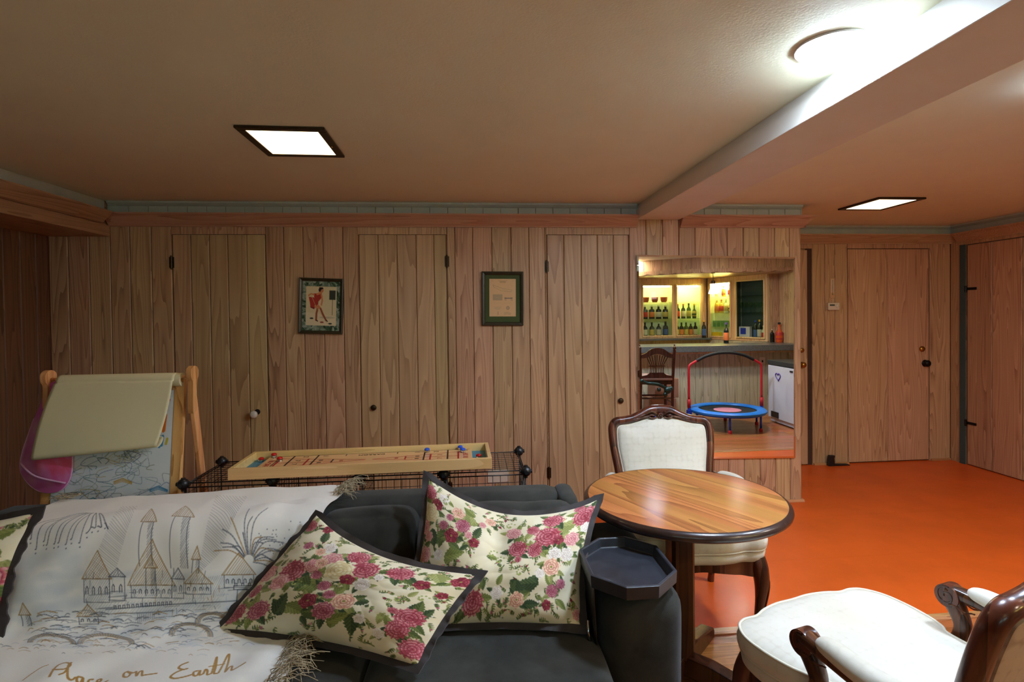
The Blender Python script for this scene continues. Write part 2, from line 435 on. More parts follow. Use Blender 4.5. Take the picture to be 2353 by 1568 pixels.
for k, ((a, b), q) in enumerate(zip(DOORS, DS)):
    m_ = MB(); q = list(q); q[0] += .004; q[-1] -= .005
    plank_wall(m_, q, .008, DT, D+.003, t=.022)
    dr = st(m_.build('door_%d' % (k+1), M_DOOR), ['plain board closet door with a white knob at the left', 'board closet door between the two framed pictures', 'board closet door next to the mirror'][k])
    kx, kz = [(-1.532, .80), (-.712, .821), (1.103, .823)][k]
    kn = MB(); kn.lathe([(.0, -.052), (.012, -.0515), (.022, -.047), (.0265, -.038), (.025, -.028), (.016, -.02), (.009, -.014), (.009, 0)], (kx, D+.002, kz), 'Y')
    if k: kn = MB().lathe([(.0, -.02), (.012, -.02), (.019, -.017), (.021, -.010), (.017, -.005), (.010, -.003), (.010, 0)], (kx, D+.002, kz), 'Y')
    kb = kn.build('door_knob', M_WHITEC if k == 0 else M_BRONZE, dr, smooth=1)
    if k == 0: MB().lathe([(.0, -.004), (.018, -.004), (.02, 0)], (kx+.012, D+.003, kz+.012), 'Y').build('knob_plate', M_DARK, kb)
    hx = [a, b, a][k]
    for hz in [(1.87, .22), (1.87, .22), (1.83, .30)][k]:
        h = MB().lathe([(.0, -.04), (.0075, -.04), (.0075, .04), (0, .04)], (hx, D-.004, hz), 'Z', 10)
        h.sphere((hx, D-.004, hz+.043), .006, 5); h.sphere((hx, D-.004, hz-.043), .006, 5)
        h.box(hx-.016, hx+.016, D-.0015, D+.001, hz-.038, hz+.038)
        h.build('hinge', M_BRONZE, dr, smooth=30)
# return wall at the corner
m_ = MB(); plank_wall(m_, even(D, DF, .13), 0, HC-.0, XC, axis='Y', out=1)
st(m_.build('wall_return', M_PANEL))
# far wall of the alcove: door 4 (left, cut by the corner) and door 5
m_ = MB()
plank_wall(m_, [3.24, 3.37, 3.47, 3.60], 0, HC, DF)
plank_wall(m_, [4.452, 4.668], 0, HC, DF)
m_.box(XC, 3.24, DF+.001, DF+.02, 2.075, HC); m_.box(3.60, 4.452, DF+.001, DF+.02, 2.075, HC)
m_.box(XC, XR, DF+.03, DF+.08, 0, HC, rnd=.3)
st(m_.build('wall_far', M_PANEL), 'alcove end wall of vertical boards')
m_ = MB().box(3.19, 3.245, DF+.014, DF+.028, 0, 2.075).box(3.60, 4.452, DF+.024, DF+.03, 0, 2.08)
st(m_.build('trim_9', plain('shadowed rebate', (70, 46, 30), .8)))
m_ = MB(); plank_wall(m_, [2.55, 2.75, 2.97, 3.197], .01, 2.06, DF+.004)
d4 = st(m_.build('door_4', M_DOOR), 'board door half hidden behind the wall corner')
for z_, r_, o_ in ((1.105, .021, .012), (.966, .027, .045)):
    MB().lathe([(0, -o_), (r_*.7, -o_), (r_, -o_*.7), (r_*.9, -o_*.35), (.012, -.006), (r_, -.004), (r_, 0)], (3.135, DF+.002, z_), 'Y').build('door_knob' if o_ > .02 else 'deadbolt', M_BRASS, d4, smooth=1)
m_ = MB(); plank_wall(m_, [3.607, 4.02, 4.445], .012, 2.068, DF+.004)
d5 = st(m_.build('door_5', M_PANEL), 'wide plain board door in the alcove end wall')
MB().lathe([(0, -.018), (.02, -.018), (.028, -.008), (.028, 0)], (4.368, DF+.002, 1.095), 'Y').build('deadbolt', M_BRASS, d5, smooth=1)
MB().lathe([(0, -.05), (.02, -.05), (.033, -.038), (.03, -.022), (.013, -.015), (.013, -.006), (.034, -.005), (.034, 0)], (4.40, DF+.002, .955), 'Y').build('door_knob', M_BLACK, d5, smooth=1)
# right wall with the big plank door
m_ = MB()
plank_wall(m_, even(YR, 3.66, .135), 0, HC, XR, axis='Y', out=-1)
m_.box(XR+.001, XR+.02, 3.66, 4.80, 2.09, HC); m_.box(XR+.001, XR+.02, 4.80, DF, 0, HC)
m_.box(XR+.03, XR+.08, YR, DF+.08, 0, HC, rnd=.3)
st(m_.build('wall_right', M_PANEL))
m_ = MB(); plank_wall(m_, [3.67, 3.96, 4.26, 4.53, 4.78], .01, 2.08, XR+.003, axis='Y', out=-1)
d6 = st(m_.build('door_6', M_PANEL), 'wide plank door on the right wall with black hinge pins')
for z_ in (1.67, .40):
    MB().box(XR-.004, XR+.002, 4.68, 4.79, z_-.012, z_+.012).lathe([(0, -.03), (.01, -.03), (.01, .03), (0, .03)], (XR-.006, 4.785, z_), 'Z', 10).build('hinge', M_BLACK, d6)
M_TEAL = plain('teal jamb paint', (60, 82, 84), .5, var=.1)
st(MB().box(XR-.012, XR, 4.79, 4.845, 0, 2.09).build('trim_8', M_TEAL))
# left wall and bulkhead
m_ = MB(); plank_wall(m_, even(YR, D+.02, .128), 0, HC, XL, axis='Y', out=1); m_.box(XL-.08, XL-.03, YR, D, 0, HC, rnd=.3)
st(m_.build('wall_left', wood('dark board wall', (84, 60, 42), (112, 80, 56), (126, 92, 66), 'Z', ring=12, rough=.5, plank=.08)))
m_ = MB()
m_.box(XL, -2.47, YR, D-.001, 2.05, 2.125).box(XL, -2.485, YR, D-.001, 2.125, HC)
m_.prism([(-2.47, 2.128), (-2.455, 2.135), (-2.395, 2.197), (-2.395, 2.207), (-2.47, 2.207)], YR, D-.09, 'Y')
st(m_.build('trim_1', M_PANELY), 'wooden bulkhead along the top of the left wall')
# behind the camera
m_ = MB(); plank_wall(m_, even(XL, XR, .135), 0, HC, YR, out=1); m_.box(XL, XR, YR-.08, YR-.03, 0, HC, rnd=.4)
st(m_.build('wall_rear', M_PANEL))
# two small high windows in the rear wall
M_DAY = emit('overcast daylight', (190, 216, 218), .8)
M_WFR = plain('window frame paint', (190, 190, 180), .5)
M_GLS = glass('window glass', (240, 250, 250))
for k, x0 in enumerate((-1.9, -.4)):
    f_ = MB()
    for (a, b, c, d) in ((x0, x0+1.1, 1.50, 1.54), (x0, x0+1.1, 2.02, 2.06), (x0, x0+.04, 1.54, 2.02), (x0+1.06, x0+1.1, 1.54, 2.02), (x0+.53, x0+.57, 1.54, 2.02)): f_.box(a, b, YR+.001, YR+.05, c, d)
    wn = st(f_.build('window_%d' % (k+1), M_WFR), 'small high window behind the camera')
    MB().box(x0+.04, x0+1.06, YR+.018, YR+.022, 1.54, 2.02).build('pane', M_GLS, wn)
    MB().box(x0+.04, x0+1.06, YR+.002, YR+.006, 1.54, 2.02).build('daylight', M_DAY, wn)
# floor
def board_floor():
    m = MB(); rnd = random.Random(3); y = YR
    while y < YT-.02:
        w = .105; x = XL-rnd.random()*1.2
        while x < XR:
            l = 1.2+rnd.random()*1.2; a, b = max(XL, x), min(XR, x+l)
            if b > a+.01: m.box(a+.0006, b-.0006, y+.0006, min(y+w, YT)-.0006, -.02, 0, rnd=rnd.random())
            x += l
        y += w
    return m
m_ = board_floor(); m_.box(XL-.1, XR+.1, YR-.1, YT, -.06, -.021, rnd=.1)
st(m_.build('floor', M_FLOOR), 'varnished oak board floor')
m_ = MB().box(XL, XR, YT, YT+.025, -.02, .006).box(XL, XR, YT+.025, YT+.055, -.02, .003)
st(m_.build('trim_2', M_SILL, bevel=.002), 'pale wood threshold strip between the two floors')
m_ = MB(); y = YT+.055
for a, b in zip(even(y, DF, .62)[:-1], even(y, DF, .62)[1:]): m_.box(XL-.1, XR+.1, a+.0005, b-.0005 if b < DF-.01 else DF+.1, -.03, 0)
st(m_.build('floor_orange', M_ORANGE), 'glossy orange painted floor')
# ceiling
st(MB().box(XL-.1, XR+.1, YR-.1, DF+.1, HC, HC+.05).build('ceiling', M_CEIL))
# beam with a ledge board along its left side
m_ = MB().box(1.246, 1.563, YR, D-.001, 2.184, HC, rnd=.4).box(1.234, 1.243, YR, D-.001, 2.178, 2.25, rnd=.4).box(1.238, 1.563, YR, D-.002, 2.178, 2.183)
m_.box(1.563, 1.571, YR, D-.001, 2.188, HC-.001)
m_.tube([(1.238, YR+.01, 2.18), (1.238, D-.01, 2.18)], .004, 6)
st(m_.build('trim_3', M_BEAM), 'boxed ceiling beam painted cream')
# cornices: wooden crown with a painted board strip above it
def crown(mb_, a, b, y, axis='X', out=-1, z=0.0):
    pr = [(0, 2.118+z), (.012, 2.118+z), (.016, 2.128+z), (.03, 2.14+z), (.062, 2.178+z), (.082, 2.192+z), (.086, 2.203+z), (0, 2.203+z)]
    if axis == 'X': mb_.prism([(y+out*u, w) for u, w in pr], a, b, 'X')
    else: mb_.prism([(y+out*u, w) for u, w in pr], a, b, 'Y')
m_ = MB(); crown(m_, -2.47, 1.234, D); crown(m_, 1.572, XC+.03, D)
# mitred end round the corner
pr = [(0, 2.118), (.012, 2.118), (.016, 2.128), (.03, 2.14), (.062, 2.178), (.082, 2.192), (.086, 2.203), (0, 2.203)]
rs = [[(XC+.03-.03*0, D-u, w) for u, w in pr], [(XC+u, D-u, w) for u, w in pr], [(XC+u, D+.1, w) for u, w in pr], [(XC+u, DF-.08, w) for u, w in pr]]
m_.rings(rs)
st(m_.build('trim_4', M_PANELX), 'wooden crown moulding along the back wall')
m_ = MB()
for s in (s0[3:]+s1[:1], s1, s2, DS[0], DS[1], [-.174, -.05, .08]): pass
ss = [-2.485]+even(-2.474, XC, .1275)[1:]
plank_wall(m_, ss, 2.2035, HC, D-.004, t=.004, c=.002)
for a, b in ((-2.47, 1.234), (1.572, XC)):
    m_.prism([(D-.004, HC), (D-.035, HC), (D-.033, HC-.012), (D-.014, HC-.026), (D-.004, HC-.03)], a, b, 'X')
st(m_.build('trim_5', M_GREY), 'grey green painted strip above the crown')
m_ = MB(); crown(m_, XC+.09, XR-.0, DF, z=.0)
crown(m_, YR, DF-.088, XR, 'Y', -1)
st(m_.build('trim_6', M_PANELX), 'wooden crown moulding in the alcove')
m_ = MB().box(XC+.001, XR, DF-.006, DF, 2.2035, HC-.001).box(XR-.006, XR, YR, DF-.007, 2.2035, HC-.001)
m_.box(-2.485, -2.478, YR, D-.04, 2.2075, HC-.001)
m_.box(XC, XC+.006, D-.004, DF-.007, 2.2035, HC-.001)
m_.prism([(DF-.006, HC), (DF-.035, HC), (DF-.033, HC-.012), (DF-.014, HC-.026), (DF-.006, HC-.03)], XC+.01, XR, 'X')
m_.prism([(XR-.006, HC), (XR-.035, HC), (XR-.033, HC-.012), (XR-.014, HC-.026), (XR-.006, HC-.03)], YR, DF-.04, 'Y')
st(m_.build('trim_7', M_GREY), 'grey green painted strip in the alcove')
# baseboards
m_ = MB()
for a, b in ((s3[0], XC+.014),): m_.prism([(D, 0), (D-.02, 0), (D-.02, .008), (D-.012, .02), (D, .022)], a, b, 'X')
m_.box(XC, XC+.014, D, DF-.02, 0, .022)
st(m_.build('baseboard_back', M_SILL, bevel=.003))
m_ = MB()
for a, b in ((3.246, 3.60), (4.455, 4.66)): m_.prism([(DF, 0), (DF-.02, 0), (DF-.018, .012), (DF-.01, .018), (DF, .02)], a, b, 'X')
st(m_.build('baseboard_far', M_SILL))

# ------------------------------------------------------------------ lamps
def panel_light(x, y, rz, w, h, label, strength_mat=M_WARM, key=True):
    t = thing('recessed_ceiling_light', label, 'ceiling light', (x, y, HC), rz, 'square recessed ceiling lights')
    WL[t.name] = (0, 0, 0)
    f = MB(); a, b, e = w/2, h/2, .035
    for (x0, x1, y0, y1) in ((-a, a, -b, -b+e), (-a, a, b-e, b), (-a, -a+e, -b+e, b-e), (a-e, a, -b+e, b-e)): f.box(x0, x1, y0, y1, -.013, -.001)
    f.build('frame', M_BRONZE, t, bevel=.003)
    MB().box(-a+e, a-e, -b+e, b-e, -.009, -.002).build('diffuser', strength_mat, t)
    if key:
        for s in (-1, 1): MB().lathe([(0, -.020), (.004, -.019), (.004, -.012)], (a-e*.5, s*.0+.02, 0), 'Z', 8).build('clip', M_BRASS, t, smooth=1)
    return t
panel_light(-.806, 2.62, 0.02, .37, .42, 'square bronze framed ceiling light above the shuffleboard, lit warm white', M_WARM2)
panel_light(3.095, 3.90, 0.0, .37, .44, 'square bronze framed ceiling light in the alcove beyond the beam', M_WARM2)
panel_light(.1, -1.0, 0, .37, .42, 'square ceiling light behind the camera', M_WARM2)
t = thing('round_ceiling_light', 'round flush white ceiling light glowing cool white beside the beam', 'ceiling light', (1.115, 1.60, HC))
MB().lathe([(0, -.001), (.106, -.001), (.107, -.003), (.105, -.007), (.0, -.007)], (1.115, 1.60, HC), 'Z', 40).build('rim', plain('white lamp rim', (236, 238, 240), .3), t, smooth=40)
MB().lathe([(0, -.015), (.05, -.0145), (.08, -.013), (.096, -.0105), (.102, -.0075), (0, -.0075)], (1.115, 1.60, HC), 'Z', 40).build('diffuser', M_COOL, t, smooth=1)
t = thing('round_ceiling_light', 'round flush ceiling light to the right of the beam', 'ceiling light', (2.12, 1.72, HC))
MB().lathe([(0, -.001), (.106, -.001), (.107, -.003), (.105, -.007), (.0, -.007)], (2.12, 1.72, HC), 'Z', 40).build('rim', _M['white lamp rim'], t, smooth=40)
MB().lathe([(0, -.015), (.05, -.0145), (.08, -.013), (.096, -.0105), (.102, -.0075), (0, -.0075)], (2.12, 1.72, HC), 'Z', 40).build('diffuser', M_COOL, t, smooth=1)

t = thing('round_ceiling_light', 'added round fill light over the trampoline corner', 'ceiling light', (3.35, 1.35, HC))  # unseen lamp added to brighten the trampoline and bar corner
MB().lathe([(0, -.001), (.106, -.001), (.107, -.003), (.105, -.007), (.0, -.007)], (3.35, 1.35, HC), 'Z', 40).build('rim', _M['white lamp rim'], t, smooth=40)
MB().lathe([(0, -.015), (.05, -.0145), (.08, -.013), (.096, -.0105), (.102, -.0075), (0, -.0075)], (3.35, 1.35, HC), 'Z', 40).build('diffuser', emit('added fill diffuser', (255, 240, 224), 30), t, smooth=1)
t = thing('round_ceiling_light', 'added round fill light behind the camera', 'ceiling light', (2.5, -.35, HC))  # unseen lamp added to lift the ceiling and walls from behind
MB().lathe([(0, -.001), (.106, -.001), (.107, -.003), (.105, -.007), (.0, -.007)], (2.5, -.35, HC), 'Z', 40).build('rim', _M['white lamp rim'], t, smooth=40)
MB().lathe([(0, -.015), (.05, -.0145), (.08, -.013), (.096, -.0105), (.102, -.0075), (0, -.0075)], (2.5, -.35, HC), 'Z', 40).build('diffuser', _M['added fill diffuser'], t, smooth=1)
# ------------------------------------------------------------------ camera
def camera():
    yaw, pit, rol, f, cx, cy = .0898, .0159, -.0124, 1256.8, 1197.45, 744.45
    F = V((sin(yaw)*cos(pit), cos(yaw)*cos(pit), -sin(pit))); R = V((cos(yaw), -sin(yaw), 0)); U = R.cross(F)
    R2 = R*cos(rol)+U*sin(rol); U2 = U*cos(rol)-R*sin(rol)
    cd = bpy.data.cameras.new('camera'); co = bpy.data.objects.new('camera', cd); C.objects.link(co)
    M = Matrix(((R2.x, U2.x, -F.x, 0), (R2.y, U2.y, -F.y, 0), (R2.z, U2.z, -F.z, 1.474), (0, 0, 0, 1)))
    co.matrix_world = M
    cd.sensor_width = 36; cd.lens = f/2353*36
    cd.shift_x = (1176.5-cx)/2353; cd.shift_y = (cy-784)/2353; cd.clip_start = .05
    bpy.context.scene.camera = co
camera()
sc = bpy.context.scene
sc.view_settings.view_transform = 'Standard'; sc.view_settings.look = 'None'; sc.view_settings.gamma = 1; sc.view_settings.use_curve_mapping = False
sc.cycles.transparent_max_bounces = 24; sc.cycles.max_bounces = 10; sc.cycles.diffuse_bounces = 5; sc.cycles.glossy_bounces = 6
sc.view_settings.exposure = 2.85
w_ = bpy.data.worlds.new('world'); sc.world = w_; w_.use_nodes = True
w_.node_tree.nodes['Background'].inputs[0].default_value = (0, 0, 0, 1)
# ================================================================== SOFA
M_VEL = plain('charcoal microsuede', (57, 57, 52), .9, spec=.1, var=.42, vscale=6, bump=.4, bscale=500, sheen=.12)
sofa = thing('sofa', 'charcoal microsuede sofa with loose back cushions along the front of the picture', 'sofa', (-.65, 1.9, 0))
MB().softbox((-.66, 1.92, .17), (2.5, .72, .22), .03).build('base', M_VEL, sofa, smooth=1)
MB().softbox((-.745, 2.255, .418), (2.27, .20, .668), .07, (0, .01, .010), n=24).build('back_frame', M_VEL, sofa, smooth=1)
MB().softbox((.375, 2.22, .42), (.09, .22, .67), .042, (0, .01, .0), n=10).build('back_post', M_VEL, sofa, smooth=1)
for i, (a, b) in enumerate(((-1.88, -1.11), (-1.105, -.335), (-.33, .395))):
    MB().softbox(((a+b)/2, 1.715, .36), (b-a, .51, .17), .045, (0, .008, .014), n=18, wob=.004, seed=i).build('seat_cushion', M_VEL, sofa, smooth=1)
RT = Matrix.Rotation(rad(-17), 4, 'X')
for i, (a, b) in enumerate(((-1.88, -1.27), (-1.265, -.58), (-.575, -.195), (-.19, .385))):
    MB().softbox(((a+b)/2, 2.045, .578), (b-a, .17, .35), .07, (.0, .022, .014), n=20, M=RT, wob=.012, seed=i*3+1).build('back_cushion', M_VEL, sofa, smooth=1)
def arm(x0, x1, nm):
    o = MB().softbox(((x0+x1)/2, 1.93, .34), (x1-x0, .64, .55), .065, (.006, .012, .012), n=20, wob=.004, seed=4).build('armrest', M_VEL, sofa, smooth=1)
arm(.40, .645, 'r'); arm(-2.13, -1.89, 'l')
for x in (-1.98, .5):
    for y in (1.66, 2.2): MB().box(x-.03, x+.03, y-.03, y+.03, 0, .085).build('foot', M_BLACKP, sofa)

# tray clamped on the arm
tr = thing('armrest_tray', 'black octagonal plastic tray clipped over the sofa armrest', 'tray', (.488, 1.735, .63))
M_TRAY = plain('slate black plastic', (46, 48, 54), .38, spec=.5, var=.3, vscale=14, bump=.2, bscale=30)
def octo(gr):
    x0, x1, y0, y1, c = .352-gr, .626+gr, 1.553-gr, 1.918+gr, .088+gr*.6
    return [(x0+c, y0), (x1-c, y0), (x1, y0+c), (x1, y1-c), (x1-c, y1), (x0+c, y1), (x0, y1-c), (x0, y0+c)]
def ring_of(pts, z): return [(x, y, z) for x, y in pts]
m_ = MB(); m_.rings([ring_of(octo(-.012), .629), ring_of(octo(-.002), .634), ring_of(octo(.0), .672), ring_of(octo(-.008), .674), ring_of(octo(-.012), .671), ring_of(octo(-.016), .643), ring_of(octo(-.02), .641)])
m_.build('dish', M_TRAY, tr, bevel=.0015)
m_ = MB()
m_.sweep([(.368, 1.75, .634), (.368, 1.735, .56), (.372, 1.715, .47), (.376, 1.70, .42)], [.012, .012, .011, .008], [.17, .15, .12, .06], n=16)
m_.build('clamp_flap', M_BLACKP, tr, smooth=40)
MB().tube([(.356, 1.70, .50), (.353, 1.688, .47), (.356, 1.68, .445)], .006, 8).build('chrome_pin', M_STEEL, tr, smooth=1)

# ================================================================== ROUND TABLE
M_TTOP = wood('worn varnished oak table', (132, 78, 30), (166, 104, 46), (188, 126, 62), 'X', ring=9, rough=.58, across=6, coat=.05, plank=.07, bump=.3)
M_TEDGE = plain('dark worn table edge', (52, 34, 28), .3, var=.35, vscale=20, coat=.4)
M_TPOST = wood('dark mahogany', (30, 15, 9), (58, 30, 18), (80, 42, 26), 'Z', ring=8, rough=.3, coat=.4, plank=.03)
tb = thing('pedestal_table', 'round wooden pedestal table with a dark rounded edge between sofa and armchair', 'table', (.846, 2.14, 0))
cx, cy, R_ = .846, 2.14, .403
m_ = MB()
ca, sa = cos(rad(118)), sin(rad(118)); rr = R_-.018
for i in range(9):  # boards of the top, running across at an angle
    a0 = -rr+2*rr*i/9; a1 = -rr+2*rr*(i+1)/9
    pts = []
    for k in range(13):
        v = lerp(a0, a1, k/12); h = math.sqrt(max(0, rr*rr-v*v)); pts.append((h, v))
    for k in range(13):
        v = lerp(a1, a0, k/12); h = math.sqrt(max(0, rr*rr-v*v)); pts.append((-h, v))
    m_.prism(pts, .725, .7345, rnd=(i*.37) % 1)
m_.v = [(x+cx, y+cy, z) for x, y, z in m_.v]
tt_ = m_.build('tabletop', M_TTOP, tb); tt_.rotation_euler = (0, 0, rad(118))
MB().lathe([(0, .698), (rr-.02, .698), (R_-.012, .70), (R_-.002, .708), (R_, .716), (R_-.003, .726), (R_-.012, .7335), (R_-.0185, .7355), (rr-.0005, .7345), (rr-.002, .724), (0, .724)], (cx, cy, 0), n=96).build('table_edge', M_TEDGE, tb, smooth=50)
px, py = .828, 2.14
m_ = MB(); c_ = .012; h_ = .047
oc = [(-h_+c_, -h_), (h_-c_, -h_), (h_, -h_+c_), (h_, h_-c_), (h_-c_, h_), (-h_+c_, h_), (-h_, h_-c_), (-h_, -h_+c_)]
m_.prism([(px+u, py+v) for u, v in oc], .085, .675)
m_.build('pedestal_post', M_TPOST, tb)
MB().box(px-.17, px+.17, py-.03, py+.03, .672, .697).box(px-.03, px+.03, py-.17, py+.17, .673, .698).build('top_brace', M_TPOST, tb, bevel=.004)
for k in range(4):
    a = rad(48+90*k); Mk = Matrix.Translation((px, py, 0)) @ Matrix.Rotation(a, 4, 'Z')
    m_ = MB(); m_.prism([(.0, .02), (.30, .0), (.34, 0), (.345, .03), (.33, .05), (.12, .095), (0, .10)], -.03, .03, 'Y', M=Mk)
    m_.build('foot', M_TPOST, tb, bevel=.006)

# ================================================================== ARMCHAIRS (French style)
M_CW = wood('polished walnut', (36, 17, 10), (70, 36, 20), (104, 58, 32), 'Z', ring=7, rough=.3, coat=.4, plank=.05, bump=.08)
M_CF = brocade('ivory brocade', (222, 216, 200), (213, 206, 188))
M_PIPE = plain('ivory piping', (220, 212, 190), .6, bump=.3, bscale=900)
def armchair(label, extra=None):
    """local frame: +y is the way the chair faces"""
    t = thing('armchair', label, 'armchair'); WL[t.name] = (0, 0, 0)
    lean = lambda z: -.30-.150*max(0, (z-.44)/.5)
    # back frame outline (x,z)
    zz = lambda z: .44+(z-.44)*.89
    top = [(.0, .985), (.055, .982), (.105, .958), (.155, .938), (.205, .928), (.246, .922), (.268, .895), (.272, .85)]
    side = [(.266, .76), (.252, .66), (.240, .56), (.236, .47)]
    half = [(x, zz(z)) for x, z in top+side]
    out = [(-x, z) for x, z in half[::-1]][:-1]+half
    pth = cr([(x, lean(z), z) for x, z in out], 5)
    ws = []
    for p in pth: ws.append(.044+.022*max(0, 1-abs(p.x)/.16)*(p.z > .84))
    m = MB(); m.sweep(pth, .05, ws, side=(0, 1, -.0), n=14, p=2.3)
    m.sweep(cr([(-.238, lean(.49), .49), (0, lean(.475), .475), (.238, lean(.49), .49)], 6), .045, .05, side=(0, 1, 0), p=3)
    fr = m.build('back_frame', M_CW, t, smooth=50)
    # carved crest: rosette, leaves and scrolls on front and rear
    m = MB()
    for s in (-1, 1):
        yy = lean(zz(.96))+s*.026
        for k in range(7):
            a = 2*PI*k/7; m.sphere((.0+.011*cos(a), yy, zz(.957)+.011*sin(a)), .0065, 5, (1, .7, 1))
        m.sphere((0, yy+s*.003, zz(.957)), .007, 5)
        for sx in (-1, 1):
            for (x0, z0, x1, z1, x2, z2, r) in ((.018, .966, .05, .985, .085, .966, .006), (.018, .95, .045, .94, .075, .955, .006), (.05, .962, .085, .95, .12, .945, .006), (.08, .968, .12, .952, .16, .938, .005), (.03, .957, .055, .962, .07, .948, .005), (.10, .945, .14, .938, .19, .931, .004)):
                pt = cr([(sx*x0, yy, zz(z0)), (sx*x1, yy+s*.002, zz(z1)), (sx*x2, yy, zz(z2))], 4); n_ = len(pt)
                m.tube(pt, [r*(.35+.65*sin(PI*(i+.6)/(n_+.2))) for i in range(n_)], 6)
            pt = cr([(sx*a_, yy, zz(b_)) for a_, b_ in ((.02, .982), (.06, .978), (.11, .953), (.16, .935), (.21, .926), (.25, .915))], 4)
            m.tube(pt, .0035, 6)
    m.build('carved_crest', M_CW, fr, smooth=1)
    # upholstered panel
    def opan(g):
        hf = [(.0, .94), (.06, .937), (.12, .918), (.18, .902), (.225, .897), (.243, .88), (.246, .83), (.243, .76), (.228, .66), (.218, .56), (.214, .515), (.19, .505), (.10, .505), (0, .505)]
        hf = [(x, zz(z)) for x, z in hf]; k_ = 1-g/.24; hf = [(x*k_, .69+(z-.69)*k_) for x, z in hf]
        o = hf+[(-x, z) for x, z in hf[1:-1][::-1]]
        q = cr([(x, 0, z) for x, z in o], 3, closed=True); return [(p.x, p.z) for p in q]
    m = MB(); rs = []
    for g, d in ((0, -.018), (0, .006), (.004, .016), (.018, .026), (.05, .035), (.10, .040), (.16, .042), (.21, .043), (.235, .043)):
        rs.append([(x, lean(z)+d, z) for x, z in opan(g)])
    m.rings(rs); m.build('back_upholstery', M_CF, t, smooth=60)
    m = MB(); m.tube([(x, lean(z)+.009, z) for x, z in opan(.001)], .0045, 6, closed=True); m.build('piping', M_PIPE, [c for c in t.children if c.name.startswith('back_upholstery')][0], smooth=1)
    m = MB(); rs = [[(x, lean(z)-d, z) for x, z in opan(g)] for g, d in ((.0, .016), (.002, .024), (.02, .028), (.10, .03), (.2, .03), (.235, .03))]; m.rings(rs)
    m.build('rear_upholstery', M_REAR, t, smooth=60)
    # seat
    def plan(g, fr_=.0):
        hf = [(0, .300), (.07, .302), (.14, .290), (.19, .272), (.242, .272), (.282, .25), (.310, .195), (.314, .12), (.304, .05), (.286, .0), (.262, -.03), (.252, -.12), (.245, -.235), (.20, -.262), (0, -.264)]
        k_ = 1-g/.3; o = [(x*k_, .03+(y-.03)*k_) for x, y in hf]
        o = o+[(-x, y) for x, y in o[1:-1][::-1]]
        q = cr([(x, y, 0) for x, y in o], 4, closed=True); return [(p.x, p.y) for p in q]
    rg = lambda g, z, f_=0: [(x, y, z) for x, y in plan(g, f_)]
    m = MB(); m.rings([rg(.28, .375), rg(.1, .375), rg(.03, .375), rg(.012, .378), rg(.002, .39), rg(-.001, .41), rg(.004, .421), rg(.03, .423), rg(.15, .423), rg(.28, .423)])
    sd = m.build('seat_base', M_CF, t, smooth=50)
    m = MB(); m.rings([rg(.28, .4235), rg(.05, .4235), rg(.015, .4235), rg(.002, .426), rg(-.008, .44), rg(-.010, .46), rg(-.004, .481), rg(.006, .489), rg(.03, .495), rg(.08, .501), rg(.14, .504), rg(.2, .506), rg(.25, .5065), rg(.285, .5068)])
    sc_ = m.build('seat_cushion', M_CF, t, smooth=50)
    for z, g in ((.486, -.003), (.430, -.002)):
        MB().tube([(x, y, z) for x, y in plan(g)], .0045, 6, closed=True).build('piping', M_PIPE, sc_, smooth=1)
    # show-wood apron: serpentine rails
    m = MB()
    pts = [p for p in plan(.016)]; n_ = len(pts); rs = []
    for i, (x, y) in enumerate(pts):
        p0, p1 = V(pts[i-1]), V(pts[(i+1) % n_]); tt = (p1-p0).normalized(); nn = V((tt.y, -tt.x))
        sag = .016*(1-math.cos(2*PI*min(1, abs(x)/.3)))/2 if y > .2 else .01
        zb = .325+ (.028-abs(abs(x)-.0)*.0 if False else 0)+.02*cos(PI*x/.3)*(y > .2)
        rs.append([(x-nn.x*.0, y-nn.y*.0, .38), (x+nn.x*.022, y+nn.y*.022, .38), (x+nn.x*.02, y+nn.y*.02, zb), (x, y, zb)])
    m.rings(rs, closed=True); m.build('seat_rail', M_CW, t, smooth=40)
    # legs
    for sx in (-1, 1):
        k = [(.258, .232, .385, .034), (.266, .244, .34, .036), (.272, .25, .28, .031), (.268, .246, .20, .022), (.26, .238, .12, .016), (.256, .234, .06, .014), (.262, .242, .022, .018), (.268, .248, .0, .02)]
        pt = cr([(sx*a, b, c) for a, b, c, r in k], 4); rr_ = [k[min(int(i/4), 6)][3]*(1-(i % 4)/4)+k[min(int(i/4)+1, 7)][3]*((i % 4)/4) for i in range(len(pt))]
        pt[-1].z = 0
        m = MB(); m.sweep(pt, [2*q for q in rr_], [2*q for q in rr_], side=(1, 0, 0), n=14, p=2.5)
        m.tube(cr([(sx*.274, .263, .36), (sx*.296, .27, .29), (sx*.286, .264, .2), (sx*.27, .248, .12)], 4), .004, 6)
        m.build('leg', M_CW, t, smooth=50)
        k = [(.245, -.262, .40, .026), (.245, -.27, .30, .025), (.247, -.295, .16, .02), (.25, -.33, .04, .016), (.25, -.34, .0, .018)]
        pt = cr([(sx*a, b, c) for a, b, c, r in k], 4); rr_ = [k[min(int(i/4), 3)][3]*(1-(i % 4)/4)+k[min(int(i/4)+1, 4)][3]*((i % 4)/4) for i in range(len(pt))]; pt[-1].z = 0
        MB().sweep(pt, [2*q for q in rr_], [2*q for q in rr_], side=(1, 0, 0), n=12).build('leg', M_CW, t, smooth=50)
        # arm: rail from the back, scroll, support down to the seat rail
        X_ = lambda y: sx*(.308+.012*sin(PI*min(1, max(0, (-y)/.33)))-.035*max(0, (-y-.2)/.15))
        rail = cr([(X_(-.35), -.352, .588), (X_(-.28), -.28, .580), (X_(-.2), -.2, .582), (X_(-.1), -.1, .594), (X_(-.04), -.04, .601), (X_(0), -.005, .603)], 5)
        n_ = len(rail)
